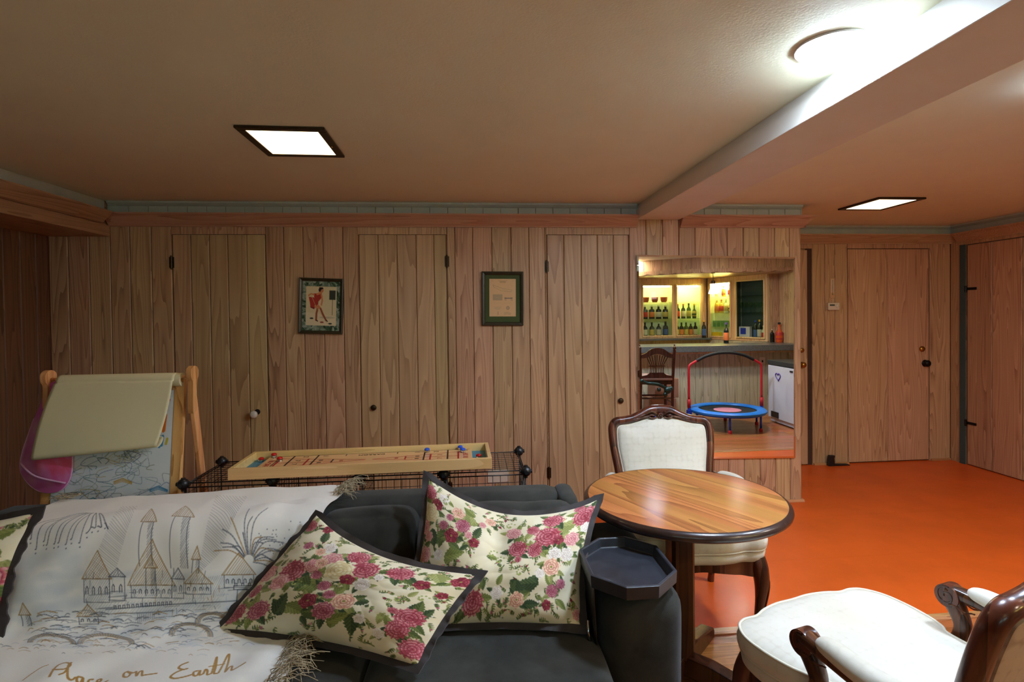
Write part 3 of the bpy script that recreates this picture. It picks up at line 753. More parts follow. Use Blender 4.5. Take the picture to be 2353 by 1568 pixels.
        m = MB(); m.sweep(rail, [lerp(.036, .050, i/(n_-1)) for i in range(n_)], [lerp(.032, .040, i/(n_-1)) for i in range(n_)], side=(1, 0, 0), n=14, p=3)
        # scroll volute
        m.prism([(-.012+.034*cos(a), .589+.034*sin(a)) for a in [2*PI*i/28 for i in range(28)]], sx*.308-.0225, sx*.308+.0225, 'X')
        for s2 in (-1, 1):
            sp = [(sx*.308+s2*.0225, -.012+(.006+.024*i/26)*cos(-.5+i*.33), .589+(.006+.024*i/26)*sin(-.5+i*.33)) for i in range(27)]
            m.tube(sp, .003, 5)
            m.tube([(sx*.308+s2*.0225, -.02-.07*i/8, .566+.004*sin(i)) for i in range(9)], .0025, 5)
        sup = cr([(sx*.308, -.018, .575), (sx*.307, -.035, .545), (sx*.305, -.048, .51), (sx*.304, -.04, .47), (sx*.303, -.02, .43), (sx*.300, .0, .385)], 5)
        n_ = len(sup)
        m.sweep(sup, [lerp(.044, .04, i/(n_-1)) for i in range(n_)], [.058-.016*sin(PI*i/(n_-1)) for i in range(n_)], side=(1, 0, 0), n=14, p=3)
        ar = m.build('armrest', M_CW, t, smooth=50)
        pd = cr([(X_(-.06), -.06, .616), (X_(-.10), -.10, .617), (X_(-.2), -.2, .606), (X_(-.27), -.27, .602), (X_(-.30), -.30, .602)], 5); n_ = len(pd)
        MB().sweep(pd, [.066*max(.35, sin(PI*(i+1.2)/(n_+1.4))**.45) for i in range(n_)], [.054*max(.3, sin(PI*(i+1.2)/(n_+1.4))**.5) for i in range(n_)], side=(1, 0, 0), n=16, p=2.2).build('arm_pad', M_CF, ar, smooth=60)
    return t
M_REAR = brocade('faded rose brocade', (186, 160, 138), (160, 130, 108), 26)
ch = armchair('ivory upholstered wooden armchair with a carved crest, facing the round table')
ch.location = (1.01, 2.565, 0); ch.rotation_euler = (0, 0, rad(180-5))
ch2 = dup(ch, (1.172, 1.482, 0), rad(17), 'ivory upholstered wooden armchair seen from behind at the right front edge')

# ================================================================== FLORAL PILLOWS
def inv_quad(q, p):
    u = v = .5
    for _ in range(12):
        def f(u, v): return ((1-u)*(1-v)*q[0][0]+u*(1-v)*q[1][0]+u*v*q[2][0]+(1-u)*v*q[3][0]-p[0], (1-u)*(1-v)*q[0][1]+u*(1-v)*q[1][1]+u*v*q[2][1]+(1-u)*v*q[3][1]-p[1])
        a = f(u, v); e = 1e-4; b = f(u+e, v); c = f(u, v+e)
        j = [[(b[0]-a[0])/e, (c[0]-a[0])/e], [(b[1]-a[1])/e, (c[1]-a[1])/e]]; d = j[0][0]*j[1][1]-j[0][1]*j[1][0]
        u -= (a[0]*j[1][1]-a[1]*j[0][1])/d; v -= (j[0][0]*a[1]-j[1][0]*a[0])/d
    return u, v
PALS = {'r': ((128, 40, 52), (186, 84, 96), (232, 172, 172)), 'p': ((190, 100, 108), (226, 158, 156), (246, 214, 200)), 'c': ((214, 190, 130), (240, 224, 176), (253, 246, 218)),
        'w': ((196, 176, 164), (240, 232, 220), (255, 252, 244)), 'm': ((136, 52, 74), (184, 100, 116), (226, 170, 172)), 'b': ((92, 26, 38), (142, 44, 58), (192, 96, 102)), 'k': ((180, 96, 84), (238, 190, 160), (252, 232, 204))}
def floral(W, H, quad, flowers, leaves, sprigs, seed, scale):
    rn = random.Random(seed); cv = Canvas(W, H, (236, 226, 194))
    for i in range(500): cv.disc(rn.random()*W, rn.random()*H, rn.uniform(8, 40), (232, 220, 176) if i % 2 else (246, 240, 216), al=.12, soft=12)
    P = lambda x, y: (lambda q: (q[0]*W, q[1]*H))(inv_quad(quad, (x, y)))
    G = [((158, 164, 92), (108, 120, 58)), ((122, 134, 74), (72, 88, 46)), ((92, 110, 66), (50, 68, 42)), ((184, 184, 118), (136, 142, 78))]
    # background sprigs
    for _ in range(190):
        x, y = rn.random()*W, rn.random()*H; a = rn.random()*7; l = rn.uniform(14, 44); col = rn.choice([(128, 140, 70), (160, 160, 96), (96, 112, 62)])
        pts = [(x+l*t*cos(a+t*.6), y+l*t*sin(a+t*.6)) for t in (0, .25, .5, .75, 1)]; cv.line(pts, 1.1, col, .8)
        for q in pts[1:]:
            for s in (-1, 1): cv.leaf(q[0]+s*6*cos(a+1.3), q[1]+s*6*sin(a+1.3), 8, a+s*.9, G[rn.randrange(4)][0], G[rn.randrange(4)][1], .4)
        if rn.random() < .6: cv.flower(pts[-1][0], pts[-1][1], rn.uniform(4, 8), *PALS[rn.choice('wkpmb')], n=5, seed=rn.random()*6)
    for (x, y, L, kind) in leaves:
        px_, py_ = P(x, y); a = rn.uniform(-PI, PI); g = G[kind]
        for j in range(2 if L > 50 else 1):
            cv.leaf(px_+j*L*.35*scale*cos(a+1.2), py_+j*L*.35*scale*sin(a+1.2), L*scale*1.0, a+j*.9, g[0], g[1], .5)
    for (x, y, R, kind) in flowers:  # leaves peeking round each bloom
        px_, py_ = P(x, y)
        for j in range(4 if R > 40 else 2):
            a = rn.random()*2*PI; g = G[rn.randrange(4)]
            cv.leaf(px_+R*scale*1.0*cos(a), py_+R*scale*1.0*sin(a), R*scale*rn.uniform(.55, .85), a+rn.uniform(-.5, .5), g[0], g[1], .45)
    for (x, y, R, kind) in flowers:
        px_, py_ = P(x, y); n = {'r': 13, 'b': 5, 'm': 11, 'p': 7, 'c': 6, 'w': 6, 'k': 6}[kind]
        cv.flower(px_, py_, R*scale, *PALS[kind], n=n, ry=R*scale*rn.uniform(.85, 1.1), seed=rn.random()*6, ang=rn.random()*3)
        if kind in 'bk': cv.disc(px_, py_, R*scale*.12, (150, 150, 70))
    for (x, y) in sprigs:
        px_, py_ = P(x, y)
        for j in range(9):
            a = j*.7; cv.disc(px_+5*j*.6*cos(a), py_+5*j*.6*sin(a), 4, (150, 160, 80)); cv.disc(px_+5*j*.6*cos(a), py_+5*j*.6*sin(a), 2, (190, 196, 120))
    return cv
M_FLOR = painted('floral cotton print', .85, sheen=.2)
M_TRIM = plain('dark brown grosgrain flange', (50, 42, 40), .7, bump=.4, bscale=600, sheen=.2)
def pillow(label, TL, TR, BR, BL, T, cv, NU=330, NV=230, sags=(0, 0, 0, 0), bow=.05, tback=.6, seed=0, ridge=None, fl=.019):
    """sags = how far the top, right, bottom, left edges are pulled inward (m)"""
    TL, TR, BR, BL = map(V, (TL, TR, BR, BL)); N = ((TR-TL+BR-BL).cross(TL-BL+TR-BR)).normalized()
    if N.y > 0: N = -N
    cen = (TL+TR+BR+BL)/4
    t = thing('pillow', label, 'pillow', tuple((BL+BR)/2), 0, 'floral pillows on the sofa')
    def base(u, v):
        p = TL*(1-u)*(1-v)+TR*u*(1-v)+BR*u*v+BL*(1-u)*v
        up = ((TL+TR)-(BL+BR)).normalized(); rt = ((TR+BR)-(TL+BL)).normalized()
        eu, ev = 1-(2*u-1)**2, 1-(2*v-1)**2
        p = p-up*sags[0]*eu*(1-v)**2-rt*sags[1]*ev*u**2+up*sags[2]*eu*v**2+rt*sags[3]*ev*(1-u)**2
        return p
    def surf(u, v, s):
        p = base(u, v); a, b = abs(2*u-1), abs(2*v-1)
        h = max(0, (1-a**2.2)*(1-b**2.2))**.55
        w = .008*noise.noise(V((u*6+seed, v*5, s)))*h+.018*noise.noise(V((u*2.2+seed, v*2.2, 3*s)))*h
        cr_ = .006*sin((u*3+v*5)*5+seed)*(a*b)**1.5+.004*sin(u*40+seed+6*v)*max(0, b-.6)*(v < .5)*h+.004*abs(noise.noise(V((u*9, v*9, seed+s))))*h
        k = h*T*(1 if s > 0 else tback)
        if ridge and s > 0: k += ridge(u, v)*h
        return p+N*(s*k+w+cr_)
    vs = []; uu, vv = np.meshgrid(np.linspace(0, 1, NU+1), np.linspace(0, 1, NV+1))
    m = MB(); m.grid(lambda u, v: surf(u, v, 1), NU, NV); col = gridcol(cv, NU, NV)
    nb = 60; m.grid(lambda u, v: surf(u, v, -1), nb, nb); col = np.concatenate([col, gridcol(cv, nb, nb)[:]], 0)
    m.build('pillow_cover', M_FLOR, t, smooth=1, col=col)
    # flange
    edge = []; n = 40
    for k in range(n): edge.append((k/n, 0))
    for k in range(n): edge.append((1, k/n))
    for k in range(n): edge.append((1-k/n, 1))
    for k in range(n): edge.append((0, 1-k/n))
    rs = []
    for i, (u, v) in enumerate(edge):
        p = base(u, v); e = 1e-3
        u2 = .5+(u-.5)*(1+.001); v2 = .5+(v-.5)*(1+.001)
        ou = (TR-TL+BR-BL).normalized(); ov = ((BL-TL)+(BR-TR)).normalized()
        cu = (u-.5)*2; cvv = (v-.5)*2
        d = ou*(cu if abs(cu) > .999 else 0)+ov*(cvv if abs(cvv) > .999 else 0)
        wv = N*(.006*sin(i*.55+seed)+.004*sin(i*1.3))
        o = p+d*fl+wv; nn = N*.0028; ins = p-d*.006
        rs.append([ins+nn*1.6, p+nn*1.5, o+nn, o-nn, p-nn*1.5, ins-nn*1.6])
    MB().rings(rs, closed=True).build('flange', M_TRIM, t, smooth=50)
    return t
qB = [(640, 350), (1560, 600), (1190, 1240), (60, 980)]
flB = [(560, 700, 75, 'r'), (470, 765, 52, 'p'), (325, 920, 58, 'm'), (165, 915, 56, 'r'), (300, 800, 42, 'r'), (370, 700, 55, 'p'), (700, 660, 50, 'p'), (825, 605, 62, 'p'), (760, 640, 42, 'k'), (1015, 650, 72, 'r'), (985, 550, 58, 'r'), (865, 680, 80, 'c'), (905, 738, 42, 'b'), (1205, 640, 66, 'r'), (650, 890, 48, 'b'), (785, 850, 34, 'm'), (735, 955, 58, 'm'), (865, 890, 62, 'k'), (1300, 720, 40, 'b'), (1205, 965, 72, 'r'), (1130, 1045, 62, 'r'), (1185, 1150, 62, 'r'), (1480, 670, 44, 'b'), (985, 765, 44, 'w'), (800, 520, 40, 'w'), (650, 530, 30, 'm'), (1385, 790, 28, 'b'), (620, 410, 40, 'r'), (750, 400, 30, 'b'), (935, 1000, 30, 'w'), (740, 560, 34, 'k'), (1130, 930, 26, 'r'), (720, 720, 32, 'm'), (760, 790, 36, 'm'), (1020, 1080, 34, 'w'), (1090, 700, 26, 'w')]
lfB = [(750, 450, 46, 2), (600, 440, 40, 0), (545, 920, 62, 0), (830, 960, 60, 2), (900, 1000, 70, 2), (450, 915, 62, 2), (785, 1000, 58, 0), (640, 975, 48, 2), (950, 890, 48, 2), (1390, 640, 56, 3), (850, 820, 44, 0), (690, 790, 70, 0), (640, 750, 60, 1), (500, 560, 34, 3), (680, 640, 40, 1), (900, 560, 40, 3), (1050, 560, 34, 0), (240, 880, 40, 2), (600, 1010, 32, 2), (1050, 990, 36, 3), (1250, 800, 30, 3), (1150, 1100, 40, 1), (1130, 1170, 32, 3), (1400, 700, 30, 1)]
cvB = floral(760, 520, qB, flB, lfB, [(540, 550), (1170, 850), (1060, 980), (580, 780), (1290, 830)], 3, .80)
pillow('floral pillow lying flat across the sofa seat in front of the other, over the throw', (-.54, 1.93, .79), (.01, 1.70, .665), (-.165, 1.535, .495), (-.81, 1.80, .49), .085, cvB, seed=1, sags=(.05, .015, .02, .0), tback=.25)
qC = [(1290, 70), (2250, 200), (2170, 1010), (1150, 900)]
flC = [(1300, 165, 46, 'r'), (1340, 232, 36, 'b'), (1295, 290, 58, 'c'), (1240, 375, 46, 'p'), (1470, 250, 44, 'k'), (1390, 180, 38, 'w'), (1660, 270, 36, 'k'), (1490, 345, 52, 'm'), (1415, 425, 46, 'b'), (1550, 465, 34, 'b'), (1610, 312, 24, 'p'), (1790, 370, 50, 'p'), (1900, 360, 40, 'r'), (1985, 430, 78, 'r'), (1810, 510, 60, 'r'), (1910, 530, 54, 'r'), (1810, 592, 24, 'r'), (2190, 310, 76, 'r'), (2010, 285, 60, 'r'), (2150, 215, 38, 'r'), (2130, 475, 54, 'p'), (2030, 570, 46, 'w'), (2105, 580, 44, 'w'), (2010, 660, 58, 'k'), (1680, 800, 40, 'w'), (1795, 850, 48, 'k'), (1540, 840, 66, 'r'), (2010, 810, 40, 'm'), (1245, 530, 46, 'p'), (1970, 890, 32, 'b'), (2065, 770, 30, 'm'), (2150, 945, 32, 'p'), (1415, 300, 26, 'm'), (1370, 360, 34, 'm'), (2050, 470, 36, 'b'), (2210, 400, 40, 'w'), (1330, 540, 34, 'w'), (1520, 410, 28, 'p'), (1270, 430, 30, 'p'), (1940, 700, 34, 'w')]
lfC = [(1530, 290, 60, 3), (1540, 220, 46, 0), (1575, 385, 50, 2), (1410, 540, 62, 0), (1465, 430, 44, 1), (1350, 440, 56, 1), (1300, 440, 50, 2), (1880, 400, 40, 3), (2100, 370, 68, 3), (1880, 770, 66, 2), (1800, 770, 54, 2), (1880, 880, 46, 2), (1890, 490, 38, 3), (1430, 490, 44, 1), (2060, 890, 36, 0), (1490, 500, 30, 2), (1660, 560, 30, 0), (1220, 460, 40, 0), (1250, 330, 30, 3), (1990, 740, 40, 0), (2060, 540, 36, 3), (1700, 720, 34, 0), (1600, 740, 34, 1)]
cvC = floral(760, 560, qC, flC, lfC, [(1700, 590), (1660, 540), (1820, 690), (1400, 200), (1770, 300)], 5, .76)
pillow('floral pillow standing upright against the sofa back beside the armrest tray', (-.17, 2.02, .89), (.452, 1.96, .797), (.335, 1.70, .48), (-.23, 1.76, .475), .085, cvC, seed=4, sags=(.10, .03, .015, .02), tback=.35, ridge=lambda u, v: -.035*math.exp(-((u-.47)/.10)**2)*math.exp(-((v-.3)/.35)**2))
cvA = floral(520, 360, [(0, 0), (520, 0), (520, 360), (0, 360)], [(430, 90, 34, 'c'), (470, 200, 60, 'r'), (400, 300, 56, 'm'), (480, 320, 40, 'r'), (300, 120, 50, 'r'), (200, 220, 60, 'p'), (100, 100, 50, 'r'), (360, 210, 40, 'k'), (60, 260, 40, 'c'), (500, 270, 30, 'b')], [(460, 60, 40, 0), (420, 150, 50, 1), (470, 140, 40, 0), (500, 180, 40, 3), (350, 80, 40, 2), (250, 280, 50, 1), (440, 250, 40, 2)], [(380, 60), (330, 300)], 9, 1.0)
pillow('floral pillow cut by the left edge of the picture', (-1.99, 1.95, .83), (-1.42, 1.91, .85), (-1.47, 1.82, .51), (-2.03, 1.82, .51), .07, cvA, 160, 110, seed=7, sags=(.03, .03, .01, 0), tback=.3)
# ================================================================== THROW BLANKET
PROF = [(2.372, .56), (2.376, .66), (2.366, .73), (2.315, .758), (2.24, .762), (2.15, .766), (2.06, .772), (1.985, .762), (1.94, .715), (1.908, .645), (1.882, .57), (1.855, .515), (1.80, .482), (1.70, .474), (1.58, .473), (1.49, .468), (1.445, .435), (1.432, .34)]
PR = cr([(0, y, z) for y, z in PROF], 12); PL = [0]
for a, b in zip(PR[:-1], PR[1:]): PL.append(PL[-1]+(b-a).length)
def prof(s):
    s = max(0, min(PL[-1], s)); i = 0
    lo, hi = 0, len(PL)-1
    while hi-lo > 1:
        mid = (lo+hi)//2
        if PL[mid] <= s: lo = mid
        else: hi = mid
    t = (s-PL[lo])/(PL[hi]-PL[lo]); return PR[lo].lerp(PR[hi], t)
def s_of_y(y):   # arc length where the front of the cloth reaches depth y
    for i in range(len(PR)):
        if PR[i].y <= y and i > 30: return PL[i]
    return PL[-1]
X0, X1, ST = -1.64, -.53, PL[-1]
_a, _b, _c = .0898, .0159, -.0124
SF = V((sin(_a)*cos(_b), cos(_a)*cos(_b), -sin(_b))); _r = V((cos(_a), -sin(_a), 0)); _u = _r.cross(SF); SR = _r*cos(_c)+_u*sin(_c); SU = _u*cos(_c)-_r*sin(_c)
KP = 50
CW, CHH = 1400, int(1400*ST/(X1-X0))
KP = min(range(len(PR)), key=lambda i: (1.474-PR[i].z)/PR[i].y)
cv = Canvas(CW, CHH, (242, 241, 234))
def sk(a, b):
    """sketch coordinates (a across, b down, as drawn on paper 1633 wide) to cloth pixels"""
    x, y = .49*a, 800+.49*b   # sight line of the sketch point, met with the cloth profile
    d = SF*1256.8+SR*(x-1197.45)-SU*(y-744.45); j = len(PR)-1
    for i in range(KP, len(PR)):
        if 1.474+d.z*PR[i].y/d.y >= PR[i].z: j = i; break
    q = PR[j].y; z1_ = 1.474+d.z*q/d.y-PR[j].z; p0 = PR[j-1]; z0_ = 1.474+d.z*p0.y/d.y-p0.z
    t = z0_/(z0_-z1_) if abs(z0_-z1_) > 1e-9 and z0_ < 0 <= z1_ else 0.; Y = lerp(p0.y, q, t); sv = lerp(PL[j-1], PL[j], t); X = d.x*Y/d.y
    return ((X-X0)/(X1-X0)*CW, sv/ST*CHH)
GR = (92, 98, 108); GD = (62, 68, 80); GO = (160, 122, 66); LB = (176, 192, 204)
rn = random.Random(11)
def SL(pts, w=2., col=GR, al=.8): cv.line([sk(*p) for p in pts], w*1.6, col, al*.85)
def cur(pts, w=2., col=GR, al=.8, n=6):
    q = cr([(a, b, 0) for a, b in pts], n); SL([(p.x, p.y) for p in q], w*1., col, al)
def hatch(poly, ang, step, col=GR, al=.45, w=1.6):
    xs = [p[0] for p in poly]; ys = [p[1] for p in poly]; cx_, cy_ = sum(xs)/len(xs), sum(ys)/len(ys); R = max(max(xs)-min(xs), max(ys)-min(ys))
    d = (cos(ang), sin(ang)); nrm = (-d[1], d[0]); k = -R
    while k < R:
        ts = []
        for i in range(len(poly)):
            a, b = poly[i], poly[(i+1) % len(poly)]; da = (a[0]-cx_)*nrm[0]+(a[1]-cy_)*nrm[1]-k; db = (b[0]-cx_)*nrm[0]+(b[1]-cy_)*nrm[1]-k
            if da*db < 0: t = da/(da-db); p = (a[0]+(b[0]-a[0])*t, a[1]+(b[1]-a[1])*t); ts.append(((p[0]-cx_)*d[0]+(p[1]-cy_)*d[1], p))
        ts.sort()
        for i in range(0, len(ts)-1, 2):
            SL([ts[i][1], ts[i+1][1]], w, col, al*rn.uniform(.6, 1.1))
        k += step*rn.uniform(.8, 1.2)
# pale washes and broad hatched bands of sky
for _ in range(160):
    a, b = rn.uniform(100, 1200), rn.uniform(1050, 1420); x, y = sk(a, b); cv.disc(x, y, rn.uniform(20, 60), LB, ry=rn.uniform(8, 20), al=.16, soft=14)
for _ in range(120):
    a, b = rn.uniform(120, 420), rn.uniform(850, 1250); x, y = sk(a, b); cv.disc(x, y, rn.uniform(20, 60), (206, 214, 218), ry=30, al=.10, soft=14)
hatch([(560, 760), (640, 760), (560, 1080), (430, 1080)], rad(38), 9, al=.35)
hatch([(1000, 720), (1150, 720), (1060, 960), (960, 1060)], rad(38), 9, al=.42)
# spraying fireworks: arcs with dots
for k in range(13):
    ex = 165+k*29+rn.uniform(-8, 8); ey = 925-(k > 6)*(k-6)*14+rn.uniform(-26, 26)
    hx_ = 400+k*6+rn.uniform(-8, 8); cur([(hx_, 792), (lerp(hx_, ex, .45), 800+rn.uniform(-4, 14)), (ex+14, 850+rn.uniform(-12, 12)), (ex, ey)], 2.6, rn.choice([GR, GD]), .6)
    for j in range(2): x, y = sk(ex-j*3, ey-j*18+18); cv.disc(x, y, 3.0, GR, al=.8)
for k in range(22):
    a = rad(-168+k*9.5+rn.uniform(-4, 4)); l = rn.uniform(80, 230); bx, by = 1190, 990
    cur([(bx+24*cos(a), by+24*sin(a)), (bx+l*.6*cos(a), by+l*.6*sin(a)-24), (bx+l*1.2*cos(a+.12), by+l*.95*sin(a+.1))], 3.0, GO if k % 5 == 0 else GR, .65)
for _ in range(30): x, y = sk(rn.uniform(1230, 1440), rn.uniform(820, 980)); cv.disc(x, y, 2.6, GR, al=.7)
# a plain made-up hill town: gabled houses, square towers, walls
def house(x, y, w, h, rh, col=GR, roof=GO, win=True):
    SL([(x, y), (x, y-h), (x+w, y-h), (x+w, y), (x, y)], 2.2, col)
    g = [(x-w*.08, y-h), (x+w*.5, y-h-rh), (x+w*1.08, y-h)]; SL(g+[g[0]], 2.4, roof, .8); hatch(g, rad(-55), 9, roof, .7, 2)
    if win:
        n = max(1, int(w/26))
        for i in range(n):
            a = x+w*(i+.5)/n; SL([(a-5, y-h*.35), (a-5, y-h*.6), (a, y-h*.68), (a+5, y-h*.6), (a+5, y-h*.35)], 2.2, GD)
def tower(x, y, w, h, cap='flat', rh=40, col=GR):
    g = [(x, y), (x+w*.08, y-h), (x+w*.92, y-h), (x+w, y)]; SL(g, 2.3, col)
    hatch([(x+w*.55, y), (x+w*.5, y-h), (x+w*.92, y-h), (x+w, y)], rad(-60), 7, GD, .6, 2)
    if cap == 'flat':
        SL([(x-w*.1, y-h), (x-w*.1, y-h-18), (x+w*1.1, y-h-18), (x+w*1.1, y-h), (x-w*.1, y-h)], 2.4, GD)
        for i in range(4): a = x+w*i/3; SL([(a-4, y-h-18), (a-4, y-h-30), (a+5, y-h-30), (a+5, y-h-18)], 2.2, GD)
    else:
        g = [(x-w*.12, y-h), (x+w*.5, y-h-rh), (x+w*1.12, y-h)]; SL(g+[g[0]], 2.4, GO); hatch(g, rad(-60), 8, GO, .8, 2)
tower(680, 1020, 60, 190, 'roof', 50); tower(825, 1030, 85, 220, 'roof', 46)
house(420, 1190, 120, 110, 130); house(540, 1180, 70, 110, 40, roof=GR); house(640, 1170, 190, 60, 210); tower(705, 1160, 50, 130, 'roof', 60)
house(830, 1170, 60, 90, 50, roof=GR); house(1080, 1120, 130, 60, 100); tower(1130, 1200, 90, 70, 'flat'); tower(930, 1050, 36, 60, 'roof', 60); house(900, 1150, 120, 50, 70)
tower(130, 1310, 44, 60, 'roof', 60); house(390, 1300, 90, 40, 60, roof=GO)
SL([(520, 1225), (820, 1200), (1180, 1180)], 2.6, GD); SL([(500, 1250), (830, 1235)], 2.2); 
for i in range(14): a = 560+i*20; SL([(a, 1222-i*1.5), (a, 1206-i*1.5), (a+9, 1206-i*1.5), (a+9, 1222-i*1.5)], 2, GD)
for i in range(10): SL([(660+i*9, 1240), (660+i*9, 1290-i*2)], 1.8, GR, .6)
# hatched shading over the town walls
hatch([(420, 1080), (540, 1080), (540, 1190), (420, 1190)], rad(-58), 8, GR, .4); hatch([(640, 1110), (830, 1110), (830, 1170), (640, 1170)], rad(-58), 9, GR, .35)
hatch([(440, 1195), (1060, 1165), (1060, 1225), (440, 1260)], rad(-50), 11, GR, .3); hatch([(840, 1090), (1080, 1060), (1080, 1160), (840, 1180)], rad(-64), 8, GR, .4)
for _ in range(70): a, b = rn.uniform(420, 1180), rn.uniform(1030, 1230); SL([(a, b), (a+rn.uniform(-6, 6), b+rn.uniform(10, 40))], 2.2, rn.choice([GR, GD, GO, LB]), .5)
for _ in range(26): a, b = rn.uniform(440, 1150), rn.uniform(1120, 1240); l = rn.uniform(30, 110); SL([(a, b), (a+l, b-l*.08)], 2.2, rn.choice([GR, GD, LB]), .5)
# bridges, rocks and water below
for _ in range(210):
    a, b = rn.uniform(150, 1180), rn.uniform(1235, 1420); l = rn.uniform(20, 90)
    if a+b*.0 > 1250: continue
    cur([(a, b), (a+l*.5, b-rn.uniform(2, 14)), (a+l, b+rn.uniform(-10, 4))], rn.uniform(1.6, 3.2), rn.choice([GR, GR, LB, GD, GO]), rn.uniform(.3, .7), 4)
for j, (a, b, w, h) in enumerate(((500, 1400, 110, 42), (900, 1360, 80, 50), (1010, 1300, 60, 40), (250, 1400, 90, 30))):
    for r in range(4): cur([(a+(w+r*7)*cos(t_), b+(h+r*4)*sin(t_)) for t_ in [PI+.3*i for i in range(12)]], 2.6, (GO, GR)[r % 2], .6, 3)
for _ in range(60):
    a, b = rn.uniform(0, 1000), rn.uniform(1380, 1460); l = rn.uniform(10, 60); cur([(a, b), (a+l*.5, b-6), (a+l, b)], 2.0, rn.choice([GR, LB, GO]), .4, 3)
# handwriting "Place on Earth"
INK = (176, 132, 62)
def W(pts, w=7.5): cur([(a_, b_+28) for a_, b_ in pts], w*.62, INK, .95, 7)
W([(90, 1560), (130, 1530), (180, 1500), (215, 1488)], 5)
W([(215, 1558), (232, 1530), (262, 1496), (300, 1482), (318, 1496), (290, 1518), (250, 1524), (235, 1520)], 8)         # P
W([(262, 1545), (290, 1530), (318, 1490), (322, 1482), (308, 1500), (300, 1545), (318, 1552), (335, 1540)])            # l
W([(368, 1532), (348, 1535), (342, 1550), (356, 1556), (372, 1534), (370, 1552), (385, 1550)])                      # a
W([(418, 1532), (400, 1536), (394, 1552), (412, 1555), (432, 1545)]); W([(432, 1545), (452, 1540), (456, 1530), (440, 1534), (436, 1550), (452, 1555), (486, 1540)])  # c e
W([(582, 1500), (566, 1508), (562, 1526), (580, 1530), (594, 1514), (584, 1502), (606, 1510), (622, 1504)])           # o
W([(622, 1504), (622, 1528), (636, 1508), (650, 1504), (648, 1526), (664, 1524), (716, 1516)])                       # n
W([(868, 1462), (836, 1474), (822, 1488), (840, 1496), (862, 1492)], 8); W([(842, 1496), (806, 1510), (780, 1530), (800, 1538), (850, 1530), (886, 1520)], 8)  # E
W([(910, 1504), (890, 1510), (888, 1526), (904, 1526), (920, 1504), (916, 1524), (934, 1518)])                       # a
W([(934, 1518), (946, 1498), (954, 1504), (952, 1522), (972, 1516)])                                                # r
W([(972, 1516), (1004, 1440), (996, 1480), (984, 1516), (1004, 1516)]); W([(964, 1484), (1036, 1470)], 6)             # t
W([(1004, 1516), (1050, 1440), (1064, 1428), (1056, 1460), (1036, 1514), (1056, 1492), (1070, 1490), (1066, 1512), (1084, 1508), (1132, 1488)])  # h
M_THROW = painted('cream woven throw', .9, .5, 700, sheen=.3)
throw = thing('throw_blanket', 'cream throw printed with grey line drawings and handwriting, spread over the sofa', 'throw blanket', (-1.08, 1.6, .48))
NU, NV = 780, 640
def cloth(u, v):
    s = v*ST; p = prof(s); x = lerp(X0, X1, u)
    x += .012*sin(v*9)+.03*(v > .75)*(v-.75)*(u-.5)
    e = .01; a, b = prof(max(0, s-e)), prof(min(ST, s+e)); t = (b-a).normalized(); n = V((0, -t.z, t.y))
    if n.z < 0 and n.y > 0: n = -n
    n = V((0, -abs(t.z) if v > .2 else abs(t.z), abs(t.y)))
    w = .016*noise.noise(V((x*3.1, s*1.6, 1)))+.007*noise.noise(V((x*9, s*4, 4)))+.006*max(0, sin((x*.9-s*.7)*13))**4*(v > .3)
    w += .010*max(0, sin((x*1.6+s*1.1)*7.5))**3*(v > .35)
    w += .016*math.exp(-((s-s_of_y(1.87))/.06)**2)*abs(noise.noise(V((x*4, 7, 1))))*2
    q = V((x, p.y, p.z))+n*(.006+w+.006)
    return q
m = MB(); m.grid(cloth, NU, NV)
m.build('cloth', M_THROW, throw, smooth=1, col=gridcol(cv, NU, NV))
M_FR = plain('tan and grey fringe yarn', (168, 152, 122), .9, var=.45, vscale=60)
def fringe(us, vs_, n, L, name):
    m = MB(); r_ = random.Random(5)
    for i in range(n):
        u = lerp(us[0], us[1], r_.random()); v = lerp(vs_[0], vs_[1], r_.random())
        p = cloth(u, v)+V((0, 0, .004)); d = V((r_.uniform(.4, 1), r_.uniform(-.6, .6), r_.uniform(-.1, .5)))*L*r_.uniform(.5, 1)
        pts = [p]; w = r_.uniform(0, 6)
        for k in range(1, 6):
            t = k/5; q = p+d*t+V((.008*sin(w+k*1.7), .010*cos(w+k*1.3), .02*sin(PI*t)-.03*t*t*(L > .05))); pts.append(q)
        m.tube(pts, .0011, 4)
    return m
def clampz(m, zf):
    m.v = [(x, y, max(z, zf(x, y))) for x, y, z in m.v]; return m
o = clampz(fringe((.975, 1.0), (.13, .27), 90, .10, 'a'), lambda x, y: .775 if y > 1.98 else 0).build('fringe', M_FR, throw, smooth=1); o['kind'] = 'stuff'
o = clampz(fringe((.96, 1.0), (.70, .92), 130, .13, 'b'), lambda x, y: .476).build('fringe', M_FR, throw, smooth=1); o['kind'] = 'stuff'
o = clampz(fringe((.0, .06), (.13, .2), 50, -.05, 'c'), lambda x, y: .775).build('fringe', M_FR, throw, smooth=1); o['kind'] = 'stuff'

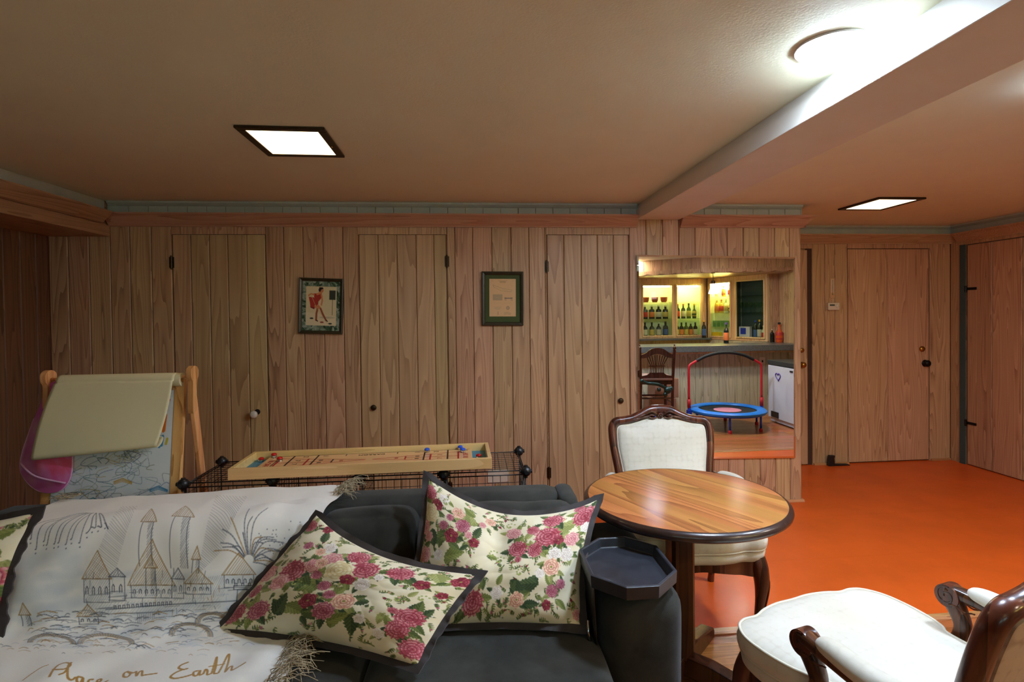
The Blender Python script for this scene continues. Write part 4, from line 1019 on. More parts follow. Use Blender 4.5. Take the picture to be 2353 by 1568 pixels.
# ================================================================== WIRE GRID SHELF
M_WIRE = plain('black coated wire', (16, 18, 20), .4, spec=.5)
gs = thing('wire_grid_shelf', 'black wire grid cube shelf with round connectors behind the sofa', 'shelf', (-.5, 2.64, 0))
GX = [-1.245, -.875, -.505, -.135, .235]; GY = [2.462, 2.828]; GZ = [.03, .395, .765]
def panel(o, a, b, n=9):
    """wire panel spanned by vectors a, b from o"""
    m = MB(); o, a, b = V(o), V(a), V(b); ia = a.normalized()*.012; ib = b.normalized()*.012
    c = [o+ia+ib, o+a-ia+ib, o+a+b-ia-ib, o+b+ia-ib]
    for i in range(4): m.tube([c[i], c[(i+1) % 4]], .0028, 6)
    for i in range(1, n+1):
        t = i/(n+1)
        m.tube([c[0].lerp(c[1], t), c[3].lerp(c[2], t)], .0013, 4)
        m.tube([c[0].lerp(c[3], t), c[1].lerp(c[2], t)], .0013, 4)
    return m.build('grid_panel', M_WIRE, gs, smooth=1)
DX, DY, DZ = .37, .366, .367
for i in range(4):
    for z in GZ: panel((GX[i], GY[0], z), (DX, 0, 0), (0, DY, 0))
    for z in GZ[:2]: panel((GX[i], GY[0], z), (DX, 0, 0), (0, 0, DZ))
for i in range(5):
    for z in GZ[:2]: panel((GX[i], GY[0], z), (0, DY, 0), (0, 0, DZ))
def conn(p):
    m = MB(); m.sphere(p, .0245, 8, (1, 1, 1))
    for d in ((1, 0, 0), (0, 1, 0)):
        for s in (-1, 1): m.tube([V(p), V(p)+V(d)*.028*s], .009, 8)
    m.tube([V(p)-V((0, 0, .03)), V(p)+V((0, 0, .027))], .009, 8)
    return m.build('connector', M_BLACKP, gs, smooth=50)
for x in GX:
    for y in GY:
        for z in GZ: conn((x, y, z))

# ================================================================== TABLETOP SHUFFLEBOARD
M_MAPLE = wood('clear lacquered maple', (212, 170, 106), (224, 184, 120), (232, 194, 132), 'X', ring=6, rough=.32, plank=.06, coat=.3)
M_PLAY = plain('playing surface', (226, 176, 120), .3, coat=.4, var=.03)
M_TURF = plain('teal end well', (64, 128, 150), .5)
M_INK = plain('black print', (38, 26, 22), .5); M_REDP = plain('red print', (170, 34, 36), .5)
sb = thing('shuffleboard_game', 'long maple tabletop shuffleboard with printed triangles resting on the wire shelf', 'board game', (-.482, 2.57, .79), rad(1.5)); WL[sb.name] = (0, 0, 0)
L_, B_ = 1.118, .305
m = MB()
m.box(-L_/2, L_/2, -B_/2, -B_/2+.018, 0, .048).box(-L_/2, L_/2, B_/2-.018, B_/2, 0, .048).box(-L_/2, -L_/2+.018, -B_/2+.018, B_/2-.018, 0, .048).box(L_/2-.018, L_/2, -B_/2+.018, B_/2-.018, 0, .048)
m.build('rim', M_MAPLE, sb, bevel=.002)
MB().box(-L_/2+.018, L_/2-.018, -B_/2+.018, B_/2-.018, .004, .012).build('well', M_TURF, sb)
PX = .475
MB().box(-PX, PX, -.122, .122, .0125, .026).build('playing_surface', M_PLAY, sb, bevel=.001)
mk = MB(); mr_ = MB(); zt = .0262
def bar(mb_, x0, y0, x1, y1, w=.004):
    d = V((x1-x0, y1-y0, 0)).normalized(); n = V((-d.y, d.x, 0))*w/2
    a, b = V((x0, y0, 0)), V((x1, y1, 0)); q = [a-n, b-n, b+n, a+n]
    mb_.rings([[(p.x, p.y, zt) for p in q], [(p.x, p.y, zt+.0006) for p in q]])
def put(mb_, txt, x, y, size, rot):
    vs, fs = text_mesh(txt, size); R = Matrix.Rotation(rot, 3, 'Z'); mb_.add([tuple(R @ V((a, b, 0))+V((x, y, zt+.0004+c))) for a, b, c in vs], fs)
for s in (-1, 1):
    e = s*PX
    bar(mk, s*(PX-.055), -.115, s*(PX-.055), .115) if s < 0 else None
    bar(mk, s*(PX-.115), -.115, s*(PX-.115), .115, .007); bar(mk, s*(PX-.225), -.115, s*(PX-.225), .115, .007)
    bar(mr_, s*(PX-.065), -.075, s*(PX-.065), .075, .008); bar(mr_, s*(PX-.195), -.055, s*(PX-.195), .055, .008); bar(mr_ if s > 0 else mk, s*(PX-.31), -.028, s*(PX-.31), .028, .006)
    for t in (-1, 1): bar(mr_, s*(PX-.055), t*.078, s*(PX-.46), 0, .002)
    bar(mr_, s*(PX-.06), 0, s*(PX-.31), 0, .002)
    bar(mk, s*.12, .085, s*.12, .11, .004); bar(mk, s*.12, -.11, s*.12, -.085, .004)
    r = -s*PI/2
    put(mr_, '10 OFF', s*(PX-.03), 0, .034, s*PI/2); put(mk, '3', s*(PX-.03), .098, .034, s*PI/2); put(mk, '3', s*(PX-.03), -.098, .034, s*PI/2)
    for t in (-1, 1):
        put(mk, '2', s*(PX-.17), t*.095, .034, s*PI/2); put(mk, '1', s*(PX-.26), t*.095, .034, s*PI/2)
        put(mr_ if s > 0 else mk, '7', s*(PX-.15), t*.03, .032, s*PI/2); put(mk, '8', s*(PX-.255), t*.02, .028, s*PI/2)
    put(mr_, '10', s*(PX-.35), 0, .024, s*PI/2)
bar(mk, -PX+.01, -.1175, PX-.01, -.1175, .0025); bar(mk, -PX+.01, .1175, PX-.01, .1175, .0015)
put(mk, 'CARROM', .015, -.095, .030, 0); put(mk, 'CARROM', -.0, .088, .030, PI)
mk.build('black_marking', M_INK, sb); mr_.build('red_marking', M_REDP, sb)
M_RED = plain('red plastic', (190, 18, 22), .12, coat=.6); M_BLUE = plain('blue plastic', (24, 84, 214), .12, coat=.6)
def puck(x, y, z, m, label):
    t = thing('shuffleboard_puck', label, 'game piece', (x, y, z), 0, 'shuffleboard pucks')
    MB().lathe([(0, 0), (.011, 0), (.0135, .002), (.0135, .008), (.011, .0105), (0, .0105)], (x, y, z), n=20).build('weight', M_STEEL, t, smooth=40)
    MB().lathe([(.0, .0106), (.0125, .0106), (.0135, .014), (.011, .018), (.006, .0205), (0, .0212)], (x, y, z), n=20).build('cap', m, t, smooth=1)
def onb(lx, ly): c, s = cos(rad(1.5)), sin(rad(1.5)); return (-.482+lx*c-ly*s, 2.57+lx*s+ly*c)
for lx, ly, z, m, lb in ((-.507, .095, .8025, M_RED, 'red puck in the left end well of the shuffleboard, at the far corner'), (-.455, .112, .8165, M_RED, 'red puck at the far left corner of the playing surface'), (-.405, .035, .8165, M_RED, 'red puck lying on the left triangle of the shuffleboard'),
                         (.505, -.01, .8025, M_RED, 'single red puck in the right end well of the shuffleboard'), (.26, .09, .8165, M_BLUE, 'blue puck alone near the far edge, leftmost of the three blue ones'), (.42, .115, .8165, M_BLUE, 'blue puck nearest the far rim on the right'), (.432, .062, .8165, M_BLUE, 'blue puck on the black line of the right triangle')):
    puck(*onb(lx, ly), z, m, lb)

# ================================================================== EASEL
M_PINE = wood('pine', (176, 118, 62), (214, 156, 94), (228, 176, 114), 'Z', ring=8, rough=.45, plank=.08)
ez = thing('childrens_easel', 'wooden childrens easel with a paper roll and a scribbled board behind the sofa', 'easel', (-1.58, 2.62, 0))
EX0, EX1 = -1.862, -1.248    # uprights
def ey(z): return 2.60-(1.24-z)*.13    # front frame leans forward going down
def slab(x0, x1, z0, z1, d0, d1, m=None):
    m = m or MB(); vs = []
    for z in (z0, z1):
        for (x, d) in ((x0, d0), (x1, d0), (x1, d1), (x0, d1)): vs.append((x, ey(z)+d, z))
    m.add(vs, [(0, 3, 2, 1), (4, 5, 6, 7), (0, 1, 5, 4), (1, 2, 6, 5), (2, 3, 7, 6), (3, 0, 4, 7)]); return m
for x in (-1.848, -1.318):
    slab(x-.022, x+.022, 0.0, 1.205, .0, .022).build('front_leg', M_PINE, ez, bevel=.003)
slab(-1.824, -1.342, 1.165, 1.20, .002, .018).build('top_rail', M_PINE, ez, bevel=.002)
slab(-1.824, -1.342, .50, .55, .002, .018).build('lower_rail', M_PINE, ez, bevel=.002)
for sx, X in ((-1, -1.862), (1, -1.258)):
    pr_ = cr([(.0, -.115, 0), (.012, -.10, 0), (.014, -.03, 0), (.02, .02, 0), (.032, .045, 0), (.030, .078, 0), (.0, .092, 0), (-.030, .078, 0), (-.032, .045, 0), (-.02, .02, 0), (-.022, -.03, 0), (-.022, -.115, 0)], 4, True)
    if sx > 0: MB().prism([(2.585+p.x, 1.172+p.y) for p in pr_], X-.011, X+.011, 'X').build('dowel_bracket', M_PINE, ez, smooth=50)
    else: MB().prism([(2.585+p.x, 1.165+p.y) for p in pr_], X-.011, X+.011, 'X').build('dowel_bracket', M_PINE, ez, smooth=50)
    ya, yb = 2.605, 2.87
    m = MB(); m.sweep([(X-.010, ya, 1.12), (X-(.045 if sx > 0 else .012), yb, 0.012)], .022, .042, side=(1, 0, 0), n=12, p=6); m.v = [(a, b, max(c, 0)) for a, b, c in m.v]; m.build('rear_leg', M_PINE, ez)
MB().tube([(-1.862, 2.585, 1.215), (-1.258, 2.585, 1.215)], .007, 10).build('dowel', M_PINE, ez, smooth=1)
cb = Canvas(420, 460, (222, 228, 230)); r2 = random.Random(21)
for _ in range(70): cb.disc(r2.random()*420, r2.random()*460, r2.uniform(15, 50), r2.choice([(196, 214, 224), (218, 220, 230), (206, 218, 218), (228, 232, 236)]), al=.22, soft=18)
for i in range(115):
    x, y = r2.uniform(10, 400), r2.uniform(140, 440); a = r2.random()*6; l = r2.uniform(20, 70); col = r2.choice([(44, 88, 110), (60, 110, 116), (90, 108, 110), (120, 124, 88), (168, 140, 60), (70, 84, 130), (50, 70, 82)])
    q = cr([(x, y, 0), (x+l*cos(a), y+l*.5*sin(a), 0), (x+l*1.3*cos(a+.9), y+l*.6*sin(a+1.4), 0), (x+l*.4*cos(a+2.2), y+l*sin(a+2), 0)], 6)
    cb.line([(p.x, p.y) for p in q], r2.uniform(.8, 2.0), col, r2.uniform(.4, .9))
for x, y, l, col in ((395, 110, 52, (236, 120, 30)), (392, 118, 40, (236, 120, 30)), (388, 170, 30, (50, 150, 190)), (380, 180, 20, (60, 140, 190)), (404, 172, 16, (210, 190, 40))): cb.line([(x, y-l/2), (x-4, y+l/2)], 9, col, .9)
cb.disc(402, 32, 6, (200, 40, 70)); 
for x, y, col in ((150, 360, (40, 120, 130)), (250, 300, (190, 140, 40)), (380, 330, (20, 110, 160)), (300, 380, (70, 90, 180)), (210, 400, (60, 90, 190))):
    for k in range(3): cb.line([(x-30, y+k*4), (x, y-10+k*5), (x+34, y+4+k*3)], 3.4-k*.6, col, .8)
m = MB(); z0, z1 = .56, 1.155; xa, xb = -1.826, -1.340
m.grid(lambda u, v: V((lerp(xa, xb, u), ey(lerp(z1, z0, v))-.003, lerp(z1, z0, v))), 260, 290)
cc = gridcol(cb, 260, 290)
m.grid(lambda u, v: V((lerp(xa, xb, u), ey(lerp(z1, z0, v))+.002, lerp(z1, z0, v))), 1, 1); cc = np.concatenate([cc, np.tile(cc[:1], (4, 1))], 0)
m.build('drawing_board', painted('painted whiteboard', .35, .05, 300, .5), ez, col=cc)
M_PAPER = plain('cream drawing paper', (222, 212, 172), .75, bump=.1, bscale=400)
pr = thing('paper_roll', 'cream paper roll hanging on the easel dowel with a curled end', 'paper roll', (-1.56, 2.58, 1.2))
M_CARD = plain('roll core', (200, 180, 130), .8)
m = MB(); yc, zc = 2.585, 1.203
for r in (.030,):
    m.rings([[(x, yc+q*cos(2*PI*k/28), zc+q*sin(2*PI*k/28)) for k in range(28)] for x, q in ((-1.81, .014), (-1.81, .030), (-1.300, .030), (-1.300, .014), (-1.81, .014))], cap=False)
m.build('roll', M_PAPER, pr, smooth=40)
# hanging sheet with a skewed, curled end
def sheet(u, v):
    hang = lerp(.298, .262, u)      # left side hangs lower
    rr = .031; a0 = PI*.62
    total = rr*a0+hang+.105
    s = v*total
    x = lerp(-1.812, -1.322, u)
    if s < rr*a0:
        a = PI*.42+s/rr*1.0; y = yc+rr*cos(a); z = zc+rr*sin(a)
    else:
        t = s-rr*a0; y = yc-rr-.006; z = zc-t
        if t > hang:
            q = (t-hang)/.021; y = yc-rr-.006+.021*(1-cos(q)); z = zc-hang-.021*sin(q)
    dz = max(0, zc-z); bulge = min(1, dz/.34)
    y -= .035*bulge**.6+.05*bulge**2+.012*sin(PI*bulge)*(1-u)
    x -= (.14*dz*(1-u)+(.05*dz+.38*dz*dz)*u)+.010*sin(PI*bulge)*(1-u)
    return V((x, y, z))
m = MB(); m.grid(sheet, 40, 110); m.build('sheet', M_PAPER, pr, smooth=1, solid=.0006)
# pink hooded smock over the left upright
cp = Canvas(160, 260, (196, 84, 150)); r3 = random.Random(2)
for _ in range(60): cp.disc(r3.uniform(0, 160), r3.uniform(90, 230), r3.uniform(6, 22), r3.choice([(206, 130, 168), (184, 130, 150), (200, 150, 140), (216, 140, 190)]), al=.4, soft=6)
cp.line([(0, 40), (14, 120), (6, 200)], 8, (226, 160, 214), .8)
for _ in range(20): cp.disc(r3.uniform(70, 150), r3.uniform(140, 210), r3.uniform(10, 20), (206, 64, 96), al=.5, soft=5)
M_PINK = painted('pink mesh fabric', .6, .3, 500, .4, .4)
pk = thing('fabric_bag', 'pink mesh and fabric bag hung over the left end of the easel', 'bag', (-1.9, 2.5, .75))
ol = cr([(-1.812, 1.212, 0), (-1.772, 1.19, 0), (-1.758, 1.10, 0), (-1.765, .98, 0), (-1.742, .90, 0), (-1.742, .80, 0), (-1.775, .745, 0), (-1.84, .735, 0), (-1.90, .765, 0), (-1.945, .83, 0), (-1.945, .90, 0), (-1.92, 1.0, 0), (-1.885, 1.12, 0), (-1.86, 1.19, 0)], 5, True)
cxm, czm = -1.85, .93
def bagring(k, s):
    return [(cxm+(p.x-cxm)*k+(0 if k > .9 else (1-k)*.0), ey(p.y)-.012-s*(.004+.020*(1-k**3)*(1.0 if p.y < 1.0 else .6)+.010*noise.noise(V((p.x*14*k, p.y*9*k, k*3)))), czm+(p.y-czm)*k) for p in ol]
m = MB(); rs = [bagring(k, 1) for k in (.02, .2, .4, .6, .8, .93, 1.0)]+[bagring(k, -.15) for k in (.99, .6, .02)]; m.rings(rs)
zs = [p[2] for r in rs for p in r]; xs = [p[0] for r in rs for p in r]
cc = cp.sample(np.clip((np.array(xs)+1.95)/.21, 0, 1), np.clip((1.212-np.array(zs))/.48, 0, 1))
m.build('fabric', M_PINK, pk, smooth=60, col=cc)
MB().tube([V((p.x, ey(p.y)-.014, p.y)) for p in ol if p.y < 1.05], .0035, 6).tube(cr([(-1.945, ey(.85)-.02, .865), (-1.86, ey(.8)-.05, .815), (-1.75, ey(.77)-.03, .775)], 6), .004, 6).build('piping', plain('pale pink piping', (222, 170, 200), .6), pk, smooth=1)

# ================================================================== FRAMED PICTURES
M_FRAME = plain('dark green brown frame', (50, 48, 30), .35, var=.25, vscale=30, coat=.2)
def frame(label, cat, c, w, h, rot, wf, art, M_art, extra=None):
    t = thing('framed_picture', label, cat, (c[0], D, c[1]), 0); Mx = Matrix.Translation((c[0], D, c[1])) @ Matrix.Rotation(rot, 4, 'Y')
    m = MB(); a, b = w/2, h/2
    rs = []
    prf = [(0, 0), (0, -.022), (.006, -.026), (wf-.006, -.020), (wf, -.014), (wf, 0)]
    for (sx, sz) in ((-1, -1), (1, -1), (1, 1), (-1, 1)):
        rs.append([Mx @ V((sx*(a-u), y-.001, sz*(b-u))) for u, y in prf])
    m.rings(rs, closed=True); m.build('frame', M_FRAME, t, bevel=.001)
    NU_, NV_ = 150, 180; m = MB(); m.grid(lambda u, v: Mx @ V((lerp(-a+wf, a-wf, u), -.012, lerp(b-wf, -b+wf, v))), NU_, NV_)
    m.build('print', M_art, t, col=gridcol(art, NU_, NV_))
    MB().box(-a+.002, a-.002, -.009, -.002, -b+.002, b-.002, M=Mx).build('backing', M_DARK, t)
    return t
A1 = Canvas(300, 370, (104, 122, 100)); r4 = random.Random(8)
for _ in range(150):
    x, y = (r4.random()*300, r4.choice([r4.uniform(0, 30), r4.uniform(335, 370)])) if r4.random() < .45 else (r4.choice([r4.uniform(0, 26), r4.uniform(272, 300)]), r4.random()*370)
    g = r4.choice([((150, 164, 140), (110, 130, 108)), ((84, 110, 84), (50, 76, 52)), ((170, 178, 160), (130, 146, 128)), ((60, 84, 60), (36, 56, 38))]); A1.leaf(x, y, r4.uniform(14, 30), r4.random()*6.3, *g, .4)
A1.poly([(30, 38), (272, 38), (272, 332), (30, 332)], (214, 200, 158))
A1.poly([(30, 230), (272, 262), (272, 332), (30, 332)], (220, 206, 168)); A1.disc(200, 270, 60, (150, 150, 120), 8, al=.5, soft=5)
SK = (206, 132, 84); RDc = (170, 56, 44)   # plain made-up figure bowling pucks
A1.poly([(50, 118), (88, 120), (128, 150), (126, 184), (96, 200), (66, 196), (60, 160)], RDc); A1.poly([(60, 190), (100, 198), (96, 210), (70, 200)], (120, 40, 36))
A1.poly([(90, 92), (150, 88), (160, 112), (128, 152), (96, 138)], RDc)
A1.line([(92, 100), (66, 94), (50, 108)], 11, SK); A1.line([(150, 100), (158, 140), (152, 176)], 12, SK); A1.line([(118, 96), (148, 84)], 16, SK)
A1.disc(150, 66, 17, SK, 19); A1.poly([(132, 44), (160, 44), (168, 54), (150, 60), (140, 80), (128, 74)], (40, 28, 24)); A1.disc(136, 62, 9, (40, 28, 24))
for pts in ([(104, 186), (122, 206), (114, 240), (112, 290)], [(124, 182), (146, 204), (162, 240), (190, 290)]): A1.line(pts, 17, SK); A1.line(pts[1:], 11, (140, 84, 60)); A1.line([pts[-1], (pts[-1][0]+12, pts[-1][1]+8)], 8, (70, 40, 40))
A1.line([(62, 90), (110, 190), (206, 320)], 3, (190, 180, 130)); A1.poly([(214, 66), (264, 66), (264, 136), (214, 136)], (56, 62, 50)); A1.line([(240, 136), (240, 250)], 4, (80, 80, 60))
for x, y, c_ in ((76, 278, (60, 60, 50)), (158, 306, (150, 70, 60)), (224, 316, (60, 64, 54))): A1.disc(x, y, 15, c_, 6)
M_ART = painted('glazed print', .7, 0, 10, .2)
frame('framed print of a bending figure in red with a leafy border', 'picture', (-1.065, 1.556), .305, .395, rad(2.2), .023, A1, M_ART)
A2 = Canvas(300, 370, (70, 84, 46)); A2.poly([(36, 30), (264, 30), (264, 326), (36, 326)], (220, 184, 136))
for y in (44, 52, 58): A2.line([(110 if y < 50 else 124, y), (190 if y < 50 else 176, y)], 2, (120, 96, 70), .8)
for x in (50, 232): A2.line([(x, 44), (x+18, 44)], 1.5, (120, 96, 70), .6)
r5 = random.Random(4)
q = [(66, 76), (150, 104), (230, 116), (226, 132), (140, 124), (70, 94)]; A2.line(q+[q[0]], 1.5, (140, 118, 90), .8)
for i in range(22): A2.line([(70+i*7, 80+i*2), (70+i*7, 92+i*2)], 1, (140, 118, 90), .5)
A2.poly([(66, 152), (148, 152), (148, 198), (66, 198)], (190, 166, 128)); 
for i in range(16): A2.line([(66, 152+i*3), (148, 152+i*3)], 1, (140, 124, 100), .6)
A2.line([(168, 182), (232, 182)], 6, (100, 92, 96), .9)
for x in (168, 178, 222, 232): A2.line([(x, 174), (x+2, 200)], 2.5, (110, 100, 100), .8)
for x, y in ((70, 220), (70, 250), (70, 262), (160, 220)): A2.line([(x, y), (x+70, y)], 1.2, (150, 130, 100), .6)
A2.disc(195, 258, 15, (150, 130, 104), al=.7); A2.disc(195, 258, 7, (200, 170, 130)); A2.disc(108, 262, 26, (205, 176, 132), 12, al=.8)
A2.line([(110, 288), (110, 312)], 4, (130, 112, 90), .8)
for i in range(3): A2.line([(160, 296+i*8), (190, 290+i*8), (220, 300+i*6)], 1.6, (130, 112, 90), .8)
frame('framed parchment drawing sheet with a green mat', 'picture', (.2265, 1.5965), .305, .395, rad(.6), .026, A2, M_ART)

# ================================================================== SMALL WALL FITTINGS
M_IV = plain('ivory plastic', (214, 204, 182), .4)
t = thing('wall_outlet', 'ivory double outlet low on the wall seen through the wire shelf', 'outlet', (.18, D, .29))
m = MB().box(.10, .255, D-.006, D-.0005, .245, .335); m.build('plate', M_IV, t, bevel=.002)
MB().prism([(.205+.018*cos(a)*1.0, .29+.017*sin(a)) for a in [2*PI*i/16 for i in range(16)]], D-.009, D-.0062, 'Y').prism([(.150+.018*cos(a), .29+.017*sin(a)) for a in [2*PI*i/16 for i in range(16)]], D-.009, D-.0062, 'Y').build('socket', M_IV, t)
MB().box(.199, .201, D-.0095, D-.0088, .292, .30).box(.209, .211, D-.0095, D-.0088, .292, .30).build('slot', M_DARK, t)
t = thing('thermostat', 'small cream thermostat on the alcove wall below the thermometer strip', 'thermostat', (3.44, DF, 1.52))
MB().box(3.385, 3.50, DF-.026, DF, 1.485, 1.555).build('case', M_IV, t, bevel=.006, seg=3)
MB().box(3.40, 3.45, DF-.0275, DF-.0262, 1.525, 1.54).build('display', plain('grey lcd', (70, 80, 70), .2), t)
MB().lathe([(0, -.006), (.014, -.005), (.016, 0)], (3.475, DF-.0262, 1.525), 'Y').build('dial', M_WHITEC, t, smooth=1)
t = thing('thermometer', 'narrow vertical thermometer strip on the alcove wall above the thermostat', 'thermometer', (3.44, DF, 1.70))
MB().box(3.417, 3.462, DF-.008, DF, 1.60, 1.79).build('back_plate', plain('pale wood', (200, 160, 112), .5), t, bevel=.002)
MB().box(3.428, 3.450, DF-.0095, DF-.0083, 1.65, 1.78).build('scale', M_IV, t)
MB().tube([(3.439, DF-.012, 1.64), (3.439, DF-.012, 1.775)], .003, 6).sphere((3.439, DF-.013, 1.635), .006, 6).build('glass_tube', M_STEEL, t, smooth=1)
t = thing('door_stop', 'small black door stop on the orange floor by the alcove wall', 'door stop', (3.40, 4.90, 0))
MB().prism([(3.36, 0), (3.58, 0), (3.56, .012), (3.42, .02), (3.415, .075), (3.425, .10), (3.375, .10), (3.365, .05)], 4.89, 4.93, 'Y').build('wedge', M_BLACKP, t, bevel=.003)
# ================================================================== MIRROR AND THE BAR IT SHOWS
M_MIR = bpy.data.materials.new('silvered glass'); M_MIR.use_nodes = True
_p = M_MIR.node_tree.nodes['Principled BSDF']; _p.inputs['Base Color'].default_value = (.90, .93, .91, 1); _p.inputs['Metallic'].default_value = 1; _p.inputs['Roughness'].default_value = .0
MQ = [(1.229, .378), (2.468, .347), (2.473, 1.893), (1.232, 1.913)]
mr = thing('wall_mirror', 'large frameless mirror on the panelled wall, showing a bar and trampoline', 'mirror', (1.85, D, .36))
m = MB(); g = .014; cxm, czm = 1.85, 1.13
inn = [(x+(g if x < cxm else -g), z+(g if z < czm else -g)) for x, z in MQ]
m.rings([[(x, D-.002, z) for x, z in MQ], [(x, D-.018, z) for x, z in MQ], [(x, D-.022, z) for x, z in inn]]); m.build('glass', M_MIR, mr)
# every depth y below was found as a reflection in the glass plane (y = 3.988)
M_CAB = wood('yellowed cabinet face', (186, 150, 100), (212, 178, 126), (226, 194, 146), 'Z', ring=8, rough=.45, plank=.04)
M_BARF = wood('pale bar front board', (150, 140, 112), (182, 172, 140), (196, 186, 156), 'Z', ring=10, rough=.5, plank=.08)
M_STONE = plain('grey stone laminate', (88, 92, 90), .3, var=.3, vscale=60)
M_GLASSC = glass('cabinet glass', (244, 250, 244))
M_SHELF = glass('glass shelf', (222, 240, 228))
M_CABW = plain('cabinet back panel', (228, 222, 190), .7, var=.1)
# bar counter
BF = .47
bar_ = thing('bar_counter', 'bar counter with pale board front and grey top, seen in the mirror', 'bar counter', (3.4, .3, 0))
m = MB(); plank_wall(m, even(2.0, 4.66, .115), 0, .93, BF, axis='X', out=1)
m.box(2.0, 4.66, .02, .44, .0, .93, rnd=.5); m.build('front_panel', M_BARF, bar_)
MB().box(1.95, 4.66, -.02, .66, .93, 1.015).build('countertop', M_STONE, bar_, bevel=.006, seg=3)
MB().box(2.0, 4.66, .471, .50, .895, .93).build('apron', M_CAB, bar_)
t = thing('wall_outlet', 'outlet plate on the bar front above the fridge, seen in the mirror', 'outlet', (4.2, .475, .80))
MB().box(4.10, 4.19, .471, .478, .72, .83).build('plate', M_IV, t, bevel=.002); MB().box(4.135, 4.155, .4785, .482, .755, .785).build('socket', M_DARK, t)
# back bar: base and cabinets
def xf(A, B):
    A = V(A); B = V(B); d = (B-A).normalized(); n = V((d.y, -d.x, 0)); return Matrix(((d.x, n.x, 0, A.x), (d.y, n.y, 0, A.y), (0, 0, 1, 0), (0, 0, 0, 1))), (B-A).length
def cabinet(label, A, B, holes, z0, z1, hz0, hz1, shelves, depth, lit, bm_):
    Mx, L = xf(A, B)
    t = thing('glass_door_cabinet', label, 'cabinet', (A[0], A[1], z0))
    fr = MB(); xs = [0]+[q for h in holes for q in h]+[L]
    for i in range(0, len(xs), 2):
        if xs[i+1]-xs[i] > .002: fr.box(xs[i], xs[i+1], 0, .02, z0, z1, M=Mx)
    for a, b in holes: fr.box(a, b, 0, .02, z0, hz0, M=Mx).box(a, b, 0, .02, hz1, z1, M=Mx)
    fr.build('face_frame', M_CAB, t, bevel=.002)
    c = MB().box(0, L, depth, depth+.02, z0, z1, M=Mx).box(0, L, .02, depth, z0, z0+.02, M=Mx).box(0, L, .02, depth, z1-.02, z1, M=Mx).box(0, .015, .02, depth, z0, z1, M=Mx).box(L-.015, L, .02, depth, z0, z1, M=Mx)
    c.build('carcass', bm_, t)
    for k, (a, b) in enumerate(holes):
        dd = MB()
        for q in ((a-.012, b+.012, hz0-.012, hz0+.012), (a-.012, b+.012, hz1-.012, hz1+.012)): dd.box(q[0], q[1], -.018, -.001, q[2], q[3], M=Mx)
        dd.box(a-.012, a+.012, -.018, -.001, hz0+.012, hz1-.012, M=Mx).box(b-.012, b+.012, -.018, -.001, hz0+.012, hz1-.012, M=Mx)
        dr = dd.build('glass_door', M_CAB, t, bevel=.002)
        MB().box(a+.012, b-.012, -.011, -.008, hz0+.012, hz1-.012, M=Mx).build('pane', M_GLASSC, dr)
        if lit[k]: MB().box(a+.02, b-.02, .05, .08, hz1-.035, hz1-.012, M=Mx).build('strip_light', emit('strip light %s %d' % (label[:9], k), (255, 236, 160), lit[k]), t)
        if k+1 < len(holes): MB().box(b+.03, b+.04, .03, depth, z0+.02, z1-.02, M=Mx).build('divider', bm_, t)
    for z in shelves: MB().box(.02, L-.02, .04, depth-.01, z-.006, z, M=Mx).build('shelf', M_SHELF, t)
    return Mx
st(MB().box(2.0, 4.05, -1.40, -1.0, 0, 1.02).prism([(3.97, -1.0), (4.462, .04), (4.66, .0), (4.66, -1.4), (3.97, -1.4)], 0, 1.02).build('trim_10', M_BARF), 'back bar base')
st(MB().box(2.0, 4.0, -1.42, -.86, 1.021, 1.05).build('trim_11', M_STONE, bevel=.004), 'grey ledge below the cabinets')
C1 = cabinet('left wall cabinet with glass doors full of bottles behind the bar, seen in the mirror', (2.1, -1.02, 0), (3.985, -1.02, 0), [(.135, .665), (.765, 1.285), (1.355, 1.785)], 1.052, 2.056, 1.09, 1.955, (1.38, 1.665), .26, (7, 7, 12), M_CABW)
M_DTEAL = plain('teal shade liner', (52, 68, 64), .6)
C2 = cabinet('angled corner cabinet, one half brightly lit and the other dark, in the mirror', (3.992, -1.0, 0), (4.47, .045, 0), [(.06, .475), (.585, 1.10)], 1.025, 2.056, 1.075, 1.975, (1.24, 1.47, 1.74), .16, (30, 0), M_CABW)
_c2 = [o for o in C.objects if o.name == 'glass_door_cabinet.001'][0]
MB().box(.56, 1.13, .150, .158, 1.046, 2.03, M=C2).box(.545, .553, .035, .150, 1.046, 2.03, M=C2).box(1.128, 1.134, .025, .150, 1.046, 2.03, M=C2).build('shade_liner', M_DTEAL, _c2)  # liner added so its dark colour deepens the shade of the unlit half
# note: local x of C1 runs to the left, local y goes behind the face
# soffit and walls of the bar corner
m = MB()
F0, F1, F2 = V((2.2, -.62, 0)), V((3.34, .24, 0)), V((4.66, .46, 0))
def fascia(A, B, z0, z1):
    Mx, L = xf(A, B); xs = even(0, L, .14)
    for a, b in zip(xs[:-1], xs[1:]):
        c = .004; m.prism([(a+.001, .02), (a+.001, c), (a+c, 0), (b-c, 0), (b-.001, c), (b-.001, .02)], z0, z1, M=Mx)
fascia(F0, F1, 2.075, HC); fascia(F1, F2, 2.075, HC)
m.prism([(2.2, -.62), (2.2, -1.3), (4.66, -1.3), (4.66, .43), (3.34, .21)], 2.057, 2.075, rnd=.5)
st(m.build('trim_12', M_PANEL), 'board soffit over the bar')
m = MB()
for A, B in ((F0, F1), (F1, F2)):
    Mx, L = xf(A, B); n = int(L/.01); pts = [(L*i/n, 2.078-.022*abs(sin(PI*L*i/n/.21))) for i in range(n+1)]
    m.prism([(0, 2.12)]+pts+[(L, 2.12)], -.014, -.001, 'Y', M=Mx)
st(m.build('trim_13', M_PANEL), 'scalloped valance board over the bar')
